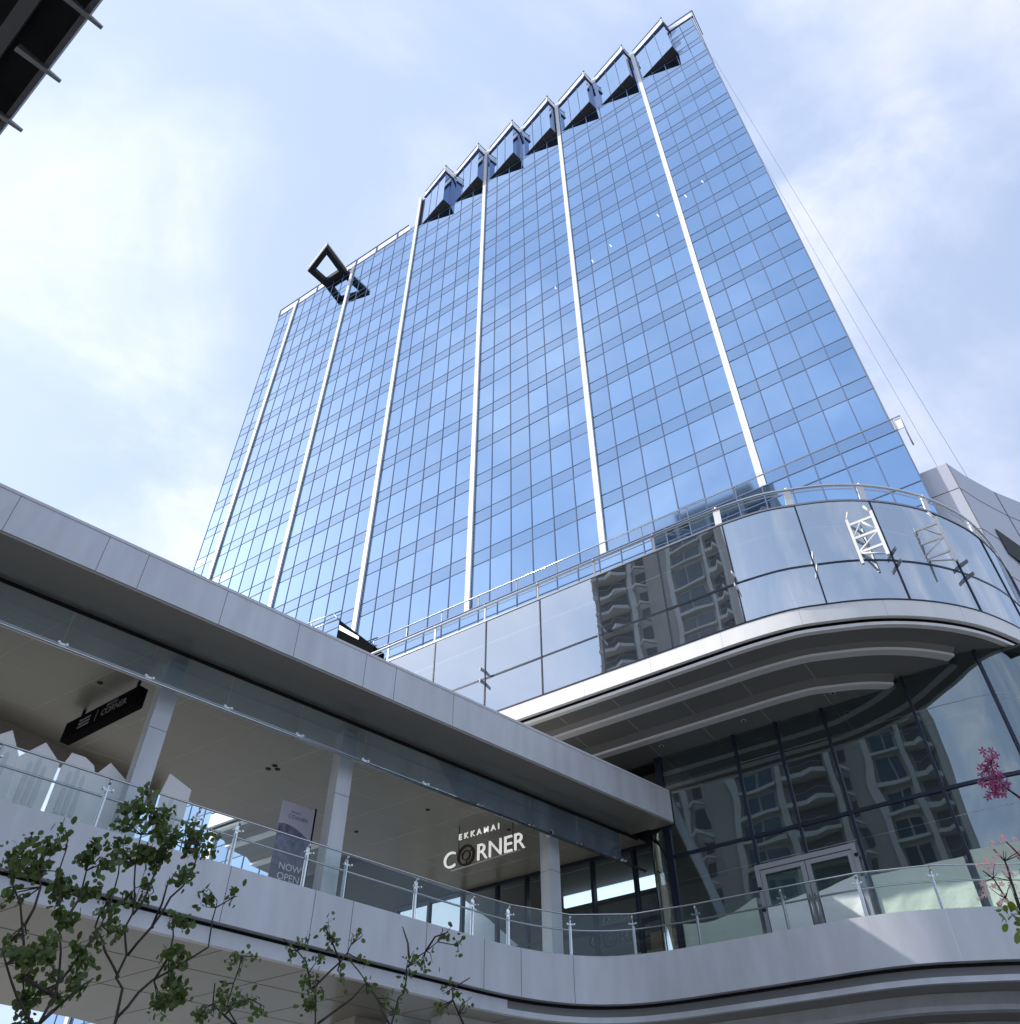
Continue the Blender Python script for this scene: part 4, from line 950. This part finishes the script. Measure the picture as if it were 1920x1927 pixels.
# ================================================================= CONDOMINIUMS behind the camera (seen in the glass)
def condo(name, s0, s1, n_, h, lab, bays, seed, roof=0):
    rnd = random.Random(seed); t = thing(name, T((s0 + s1) / 2, n_, 0), lab, 'apartment block')
    wl = MB(); wl.box(T, s0, s1, n_ - 16, n_, 0, h, 0)
    if roof: wl.box(T, s0 + 4, s1 - 4, n_ - 12, n_ - 2, h, h + 5, 0)
    wl.build('wall', M['concrete'], t)
    st_ = MB(); bal = MB(); wi = MB(); W_ = (s1 - s0) / bays; fl = 3.1
    for b_ in range(bays):
        a = s0 + W_ * b_; kind = b_ % 3
        st_.box(T, a - 0.35, a + 0.35, n_ + 0.01, n_ + 0.5, 0, h + 1)
        z = 9.0
        while z < h - 3:
            if kind == 0:
                wi.box(T, a + 0.8, a + W_ - 0.8, n_ + 0.01, n_ + 0.08, z + 0.3, z + 2.6, 0)
                pts = [T(a + 0.5, n_), T(a + 0.5, n_ + 0.9), T(a + W_ * 0.35, n_ + 1.9), T(a + W_ * 0.55, n_ + 1.1), T(a + W_ - 0.5, n_ + 1.3), T(a + W_ - 0.5, n_)]
                bal.prism(pts, z - 0.35, z + 0.15, 0)
                for p_, q_ in zip(pts[1:-1], pts[2:-1]):
                    bal.tube([p_ + Z * (z + 1.0), q_ + Z * (z + 1.0)], 0.05, 4, 1); 
            elif kind == 1:
                wi.box(T, a + 0.9, a + W_ * 0.48, n_ + 0.01, n_ + 0.08, z + 0.4, z + 2.5, 1); wi.box(T, a + W_ * 0.54, a + W_ - 0.6, n_ + 0.01, n_ + 0.08, z + 0.4, z + 2.5, 1)
                bal.box(T, a + 0.5, a + W_ - 0.3, n_ + 0.02, n_ + 0.7, z - 0.1, z + 0.25, 0)
            else:
                wi.box(T, a + W_ * 0.62, a + W_ - 0.9, n_ + 0.01, n_ + 0.08, z + 0.5, z + 2.2, 0)
                bal.tube([T(a + W_ * 0.55, n_ + 0.8, z + 2.3), T(a + W_ * 0.78, n_ + 1.3, z + 2.8), T(a + W_ - 0.4, n_ + 0.8, z + 2.3)], 0.22, 4, 0)
            z += fl
    st_.build('pilasters', M['condo_white'], t); bal.build('balconies', [M['condo_white'], M['steel_dark']], t); wi.build('windows', [M['condo_dark'], M['condo_glass']], t)
condo('apartment_block', 18.6, 41.6, -40, 108, 'tall beige apartment block mirrored in the podium glass band', 4, 3, 1)
condo('apartment_block', 6.5, 18.5, -40.6, 57, 'lower beige apartment block mirrored in the glass above the entrance doors', 3, 5)

# ================================================================= TREES
def leafmesh(mb, p, size, rnd, m=0):
    d = Vector((rnd.gauss(0, 1), rnd.gauss(0, 1), rnd.gauss(0, 0.6))).normalized(); a = d.orthogonal().normalized()
    a = Matrix.Rotation(rnd.uniform(0, 6.28), 3, d) @ a; c = d.cross(a)
    L_ = size * rnd.uniform(0.5, 1.3); w_ = L_ * rnd.uniform(0.62, 0.85)
    pts = [p + a * (x * L_) + c * (y * w_) + d * (z * L_) for x, y, z in ((0, 0, 0), (0.22, 0.36, .05), (0.6, 0.5, .08), (0.9, 0.26, .04), (1.0, 0, 0), (0.9, -0.26, .04), (0.6, -0.5, .08), (0.22, -0.36, .05))]
    mb.face(pts, m)
def tree(data, label, cat, base, leaf=0.064, dens=270, name='tree', grp=None):
    br_, cl = data; rnd = random.Random(len(cl) * 7 + 1)
    p0 = Vector(br_[0][0])
    t = thing(name, Vector((base[0], base[1], 0)), label, cat, grp)
    tk = MB(); root = Vector((base[0], base[1], 0))
    first = True; nodes = []
    for b_ in br_:
        pts = [Vector(p) for p in b_]
        if first: pts = [root, root.lerp(pts[0], 0.5) + Vector((.05, -.03, 0))] + pts
        sm = spline(pts, 0.12); r0 = 0.024 if first else 0.013
        jit = [q_ + Vector((rnd.gauss(0, .008), rnd.gauss(0, .008), 0)) for q_ in sm]
        tk.tube(jit, r0 * (1.3 if first else 1), 6, 0, 0.006); nodes += jit; first = False
        if b_ is not br_[0] and (pts[0] - p0).length > 0.01 and pts[0].z < 4.4:
            pass
    done = nodes[:len(spline([root] + [Vector(p) for p in br_[0]], 0.12))]
    for b_ in br_[1:]:
        s0 = Vector(b_[0]); near = min(done, key=lambda q_: (q_ - s0).length)
        if 0.03 < (near - s0).length < 0.7: tk.tube([near, s0], 0.016, 5)
        elif (near - s0).length >= 0.7: tk.tube([root, root.lerp(s0, .6) + Vector((rnd.gauss(0, .05), rnd.gauss(0, .05), 0)), s0], 0.024, 5, 0, 0.015)
        done += spline([Vector(p) for p in b_], 0.12)
    lf = MB()
    for (x, y, z, r) in cl:
        c = Vector((x, y, z)); near = sorted(nodes, key=lambda q_: (q_ - c).length)[0]
        ntw = max(3, int(r * 22))
        cnt = int(dens * (r / 0.3) ** 2) + 5
        tips = []
        for _ in range(ntw):
            e = c + Vector((rnd.gauss(0, 1), rnd.gauss(0, 1), rnd.gauss(0, 1))).normalized() * r * rnd.uniform(0.35, 1.32)
            mid_ = near.lerp(e, 0.5) + Vector((rnd.gauss(0, .03), rnd.gauss(0, .03), rnd.gauss(0, .03)))
            tk.tube([near, mid_, e], 0.007, 4, 0, 0.0025); tips.append((mid_, e))
        for _ in range(cnt):
            a, e = rnd.choice(tips); p = a.lerp(e, rnd.uniform(0.25, 1.08)) + Vector((rnd.gauss(0, .03), rnd.gauss(0, .03), rnd.gauss(0, .03)))
            leafmesh(lf, p, leaf, rnd)
    tk.build('trunk', M['bark'], t); lf.build('crown', M['leaf'], t)
    return t
TD = {
'A': ([
   [(-3.43,8.32,3.56),(-3.51,8.29,3.9),(-3.49,8.3,4.09),(-3.57,8.26,4.32),(-3.54,8.28,4.44),(-3.63,8.24,4.89),(-3.69,8.21,5.28),(-3.8,8.16,5.42)],
   [(-3.51,8.29,3.91),(-3.76,8.27,4.22),(-3.87,8.32,4.43),(-3.85,8.42,4.71),(-3.92,8.49,5.02)],
   [(-3.49,8.3,4.09),(-3.32,8.27,4.32),(-3.2,8.23,4.57),(-3.05,8.19,4.77),(-3.02,8.11,5.02)],
   [(-3.43,8.32,3.6),(-3.24,8.4,3.91),(-3.01,8.49,4.09),(-2.86,8.54,4.23),(-2.87,8.54,4.59),(-2.73,8.58,4.7)],
   [(-3.54,8.28,4.44),(-3.5,8.41,4.78),(-3.55,8.5,5.13),(-3.6,8.6,5.4)],
   [(-3.35,8.35,4.35),(-3.29,8.22,4.52),(-3.18,8.11,4.77)],
   [(-3.24,8.4,3.91),(-3.15,8.44,4.12),(-3.18,8.43,4.44)],
 ],[
   (-3.7,7.94,5.32,0.2),
   (-3.54,8.32,5.27,0.26),
   (-3.26,8.26,5.19,0.25),
   (-3.56,8.37,5.03,0.29),
   (-3.07,8.58,5.3,0.16),
   (-3.62,7.81,4.9,0.16),
   (-3.03,8.01,4.73,0.16),
   (-3.62,8.57,4.74,0.14),
   (-2.87,8.3,4.62,0.09),
   (-2.68,8.34,4.63,0.06),
   (-3.33,8.84,4.63,0.15),
   (-3.14,8.41,4.11,0.2),
   (-3.14,8.76,3.94,0.18),
   (-3.06,8.44,3.67,0.17),
   (-3.8,8.3,4.55,0.11),
   (-3.66,7.88,5.08,0.13),
 ]),
'B': ([
   [(-3.7,7.54,3.37),(-3.69,7.55,3.74),(-3.78,7.5,4.05),(-3.9,7.44,4.46),(-3.94,7.42,4.69)],
   [(-3.7,7.54,3.58),(-3.63,7.69,3.9),(-3.6,7.83,4.2),(-3.62,7.94,4.51)],
   [(-3.9,7.44,3.67),(-3.98,7.27,4.02),(-4.08,7.09,4.25),(-4.12,6.94,4.4)],
   [(-4.02,7.38,4.05),(-4.0,7.39,4.36),(-4.11,7.33,4.58)],
   [(-3.78,7.5,4.05),(-3.78,7.66,4.37),(-3.88,7.77,4.73)],
   [(-3.75,7.52,3.36),(-3.9,7.27,3.59),(-3.95,7.08,3.76)],
   [(-3.64,7.57,3.47),(-3.52,7.63,3.64),(-3.45,7.67,3.73)],
 ],[
   (-4.34,7.33,4.6,0.13),
   (-4.32,7.59,4.73,0.15),
   (-4.0,7.41,4.73,0.15),
   (-3.88,7.7,4.81,0.16),
   (-3.74,7.7,4.68,0.12),
   (-3.99,6.94,4.3,0.13),
   (-4.11,7.59,4.57,0.17),
   (-3.77,7.6,4.39,0.21),
   (-3.67,7.35,4.13,0.19),
   (-3.56,7.14,3.81,0.16),
   (-3.62,7.94,4.15,0.14),
   (-3.88,7.42,3.78,0.15),
   (-3.63,7.79,3.81,0.17),
   (-4.37,7.57,4.29,0.09),
   (-3.99,7.61,3.56,0.18),
   (-3.87,7.88,3.63,0.19),
   (-3.48,7.54,3.9,0.14),
   (-4.22,7.58,3.95,0.09),
 ]),
'C': ([
   [(-2.89,10.1,3.96),(-3.02,10.06,4.11),(-2.99,10.06,4.34),(-2.97,10.07,4.61)],
   [(-3.02,10.06,4.11),(-2.84,10.26,4.24),(-2.76,10.43,4.23)],
   [(-2.91,10.09,3.96),(-3.11,9.88,4.09),(-3.09,9.73,4.25)],
 ],[
   (-2.95,10.02,4.59,0.12),
   (-3.13,10.43,4.58,0.12),
   (-3.21,10.35,4.42,0.11),
   (-2.65,9.78,4.1,0.14),
   (-2.97,9.73,4.0,0.16),
   (-3.2,9.73,3.98,0.14),
   (-2.72,10.57,4.17,0.08),
 ]),
'D': ([
   [(-2.02,9.79,3.9),(-2.09,9.78,4.21),(-2.19,9.76,4.46),(-2.28,9.74,4.56),(-2.44,9.7,4.67)],
   [(-2.09,9.78,4.21),(-1.85,9.94,4.51),(-1.77,10.06,4.72),(-1.7,10.18,4.89)],
   [(-1.83,9.83,4.48),(-1.92,9.67,4.64),(-1.99,9.5,4.74)],
   [(-1.98,9.8,3.89),(-1.68,9.86,4.13),(-1.53,9.89,4.29),(-1.76,9.85,4.51)],
 ],[
   (-2.2,9.7,4.66,0.07),
   (-2.08,9.9,4.88,0.06),
   (-1.89,9.64,4.64,0.11),
   (-1.68,9.86,4.78,0.06),
   (-2.28,9.63,4.53,0.11),
   (-2.02,9.66,4.42,0.12),
   (-2.12,9.85,4.28,0.15),
   (-2.0,9.88,4.09,0.15),
   (-1.58,10.24,4.36,0.13),
   (-1.62,10.03,4.59,0.08),
   (-1.85,10.22,4.38,0.05),
   (-2.21,10.08,4.06,0.11),
 ]),
'E': ([
   [(-1.28,10.12,3.96),(-1.16,10.13,4.25),(-1.14,10.14,4.51),(-0.96,10.15,4.68),(-0.82,10.17,4.78),(-0.61,10.18,4.74)],
   [(-1.15,10.14,4.62),(-1.18,10.28,4.8),(-1.26,10.41,5.02)],
   [(-0.96,10.15,4.68),(-0.84,10.02,4.78),(-0.69,9.89,4.79)],
   [(-0.52,10.19,3.97),(-0.65,10.18,4.31),(-0.48,10.19,4.42)],
   [(-1.28,10.12,3.96),(-1.48,10.24,4.23),(-1.58,10.37,4.42)],
 ],[
   (-0.74,10.62,5.01,0.09),
   (-0.59,10.34,4.8,0.07),
   (-1.04,9.84,4.53,0.13),
   (-0.89,10.49,4.59,0.1),
   (-1.21,10.55,4.47,0.11),
   (-1.3,10.48,4.24,0.15),
   (-0.65,10.24,4.29,0.09),
   (-0.77,10.36,4.19,0.09),
   (-0.46,9.93,4.1,0.07),
 ]),
}
tree(TD['A'], 'dense round leaved young tree rising highest against the balcony glass', 'tree', (-4.2, 7.7))
tree(TD['B'], 'spreading young tree filling the lower left corner, left of the tallest tree', 'tree', (-4.6, 6.6))
tree(TD['C'], 'low bushy sapling just right of the tallest tree', 'sapling', (-3.6, 9.6), 0.064, 130)
tree(TD['D'], 'thin sapling with sparse leaf tufts in front of the bridge fascia', 'sapling', (-2.5, 9.6), 0.060, 125)
tree(TD['E'], 'sparse sapling with bare twigs, nearest the balcony curve', 'sapling', (-1.5, 10.1), 0.058, 105)
# flowering tree reaching in from the right
ft = thing('flowering_tree', (4.2, 4.4, 0), 'pink and magenta blossom branches with yellowish leaves reaching in from the right', 'flowering tree')
q = MB(); rt = Vector((4.2, 4.4, 0))
q.tube([rt, (4.1, 4.42, 1.6), (3.7, 4.5, 2.8), (3.2, 4.58, 3.35), (2.98, 4.62, 3.68)], 0.05, 8, 0, 0.012)
for pts in ([(2.98, 4.62, 3.68), (2.94, 4.65, 3.81), (2.89, 4.68, 3.9), (2.87, 4.69, 3.97), (2.87, 4.69, 4.06)],
            [(3.2, 4.58, 3.3), (2.95, 4.66, 3.05), (2.78, 4.74, 3.11), (2.74, 4.77, 3.21), (2.7, 4.79, 3.31), (2.68, 4.8, 3.42), (2.65, 4.82, 3.47)],
            [(2.74, 4.77, 3.21), (2.75, 4.76, 3.39), (2.76, 4.76, 3.5), (2.73, 4.77, 3.57)], [(2.95, 4.66, 3.05), (2.9, 4.7, 3.3), (2.84, 4.72, 3.5), (2.8, 4.74, 3.6)]):
    q.tube(spline([Vector(p) for p in pts], 0.05), 0.009, 5, 0, 0.004)
rnd = random.Random(21)
for a_ in ((2.87, 4.69, 3.97), (2.87, 4.69, 4.04), (2.74, 4.77, 3.21), (2.7, 4.79, 3.31), (2.68, 4.8, 3.42), (2.76, 4.76, 3.5), (2.84, 4.72, 3.5), (2.75, 4.76, 3.39), (2.89, 4.68, 3.9)):
    for _ in range(4):
        e_ = Vector(a_) + Vector((rnd.gauss(-.02, .04), rnd.gauss(0, .04), rnd.gauss(.03, .05))); q.tube([a_, Vector(a_).lerp(e_, .5) + Vector((rnd.gauss(0, .008), 0, rnd.gauss(0, .008))), e_], 0.003, 4, 0, 0.0015)
q.build('trunk', M['bark'], ft)
def blossoms(name, pts, m, size, cnt, spread, seed):
    rnd = random.Random(seed); mb = MB()
    for p in pts:
        for _ in range(cnt):
            c = Vector(p) + Vector((rnd.gauss(0, spread), rnd.gauss(0, spread), rnd.gauss(0, spread)))
            ax = Vector((rnd.gauss(0, 1), rnd.gauss(0, 1), rnd.gauss(0, 1))).normalized(); a = ax.orthogonal().normalized(); b_ = ax.cross(a)
            for k in range(5):
                t = 2 * math.pi * k / 5; d = a * math.cos(t) + b_ * math.sin(t); e = ax.cross(d)
                mb.face([c, c + d * size * .5 + e * size * .26, c + d * size + ax * size * .25, c + d * size * .5 - e * size * .26])
    return mb.build(name, m, ft)
blossoms('magenta_blossom', [(2.87, 4.69, 4.09), (2.88, 4.69, 4.05), (2.83, 4.72, 4.02), (2.86, 4.7, 3.97), (2.83, 4.72, 3.93), (2.87, 4.69, 3.94), (2.87, 4.69, 3.88), (2.83, 4.71, 3.89)], M['magenta'], 0.028, 8, 0.026, 4)
blossoms('pink_blossom', [(2.67, 4.81, 3.5), (2.68, 4.8, 3.49), (2.63, 4.83, 3.41), (2.74, 4.77, 3.57), (2.63, 4.83, 3.33), (2.8, 4.74, 3.59), (2.76, 4.76, 3.43), (2.69, 4.8, 3.38), (2.8, 4.73, 3.52), (2.67, 4.81, 3.29), (2.71, 4.79, 3.48), (2.75, 4.76, 3.33)], M['pink'], 0.019, 5, 0.022, 6)
q = MB(); rnd = random.Random(8)
for p in [(2.69, 4.8, 3.27), (2.7, 4.79, 3.24), (2.67, 4.81, 3.21), (2.7, 4.79, 3.19), (2.66, 4.81, 3.24), (2.74, 4.77, 3.28), (2.72, 4.78, 3.16), (2.71, 4.79, 3.22)]:
    for _ in range(3): leafmesh(q, Vector(p) + Vector((rnd.gauss(0, .02), rnd.gauss(0, .02), rnd.gauss(0, .02))), 0.05, rnd)
q.build('crown', M['leaf_y'], ft)
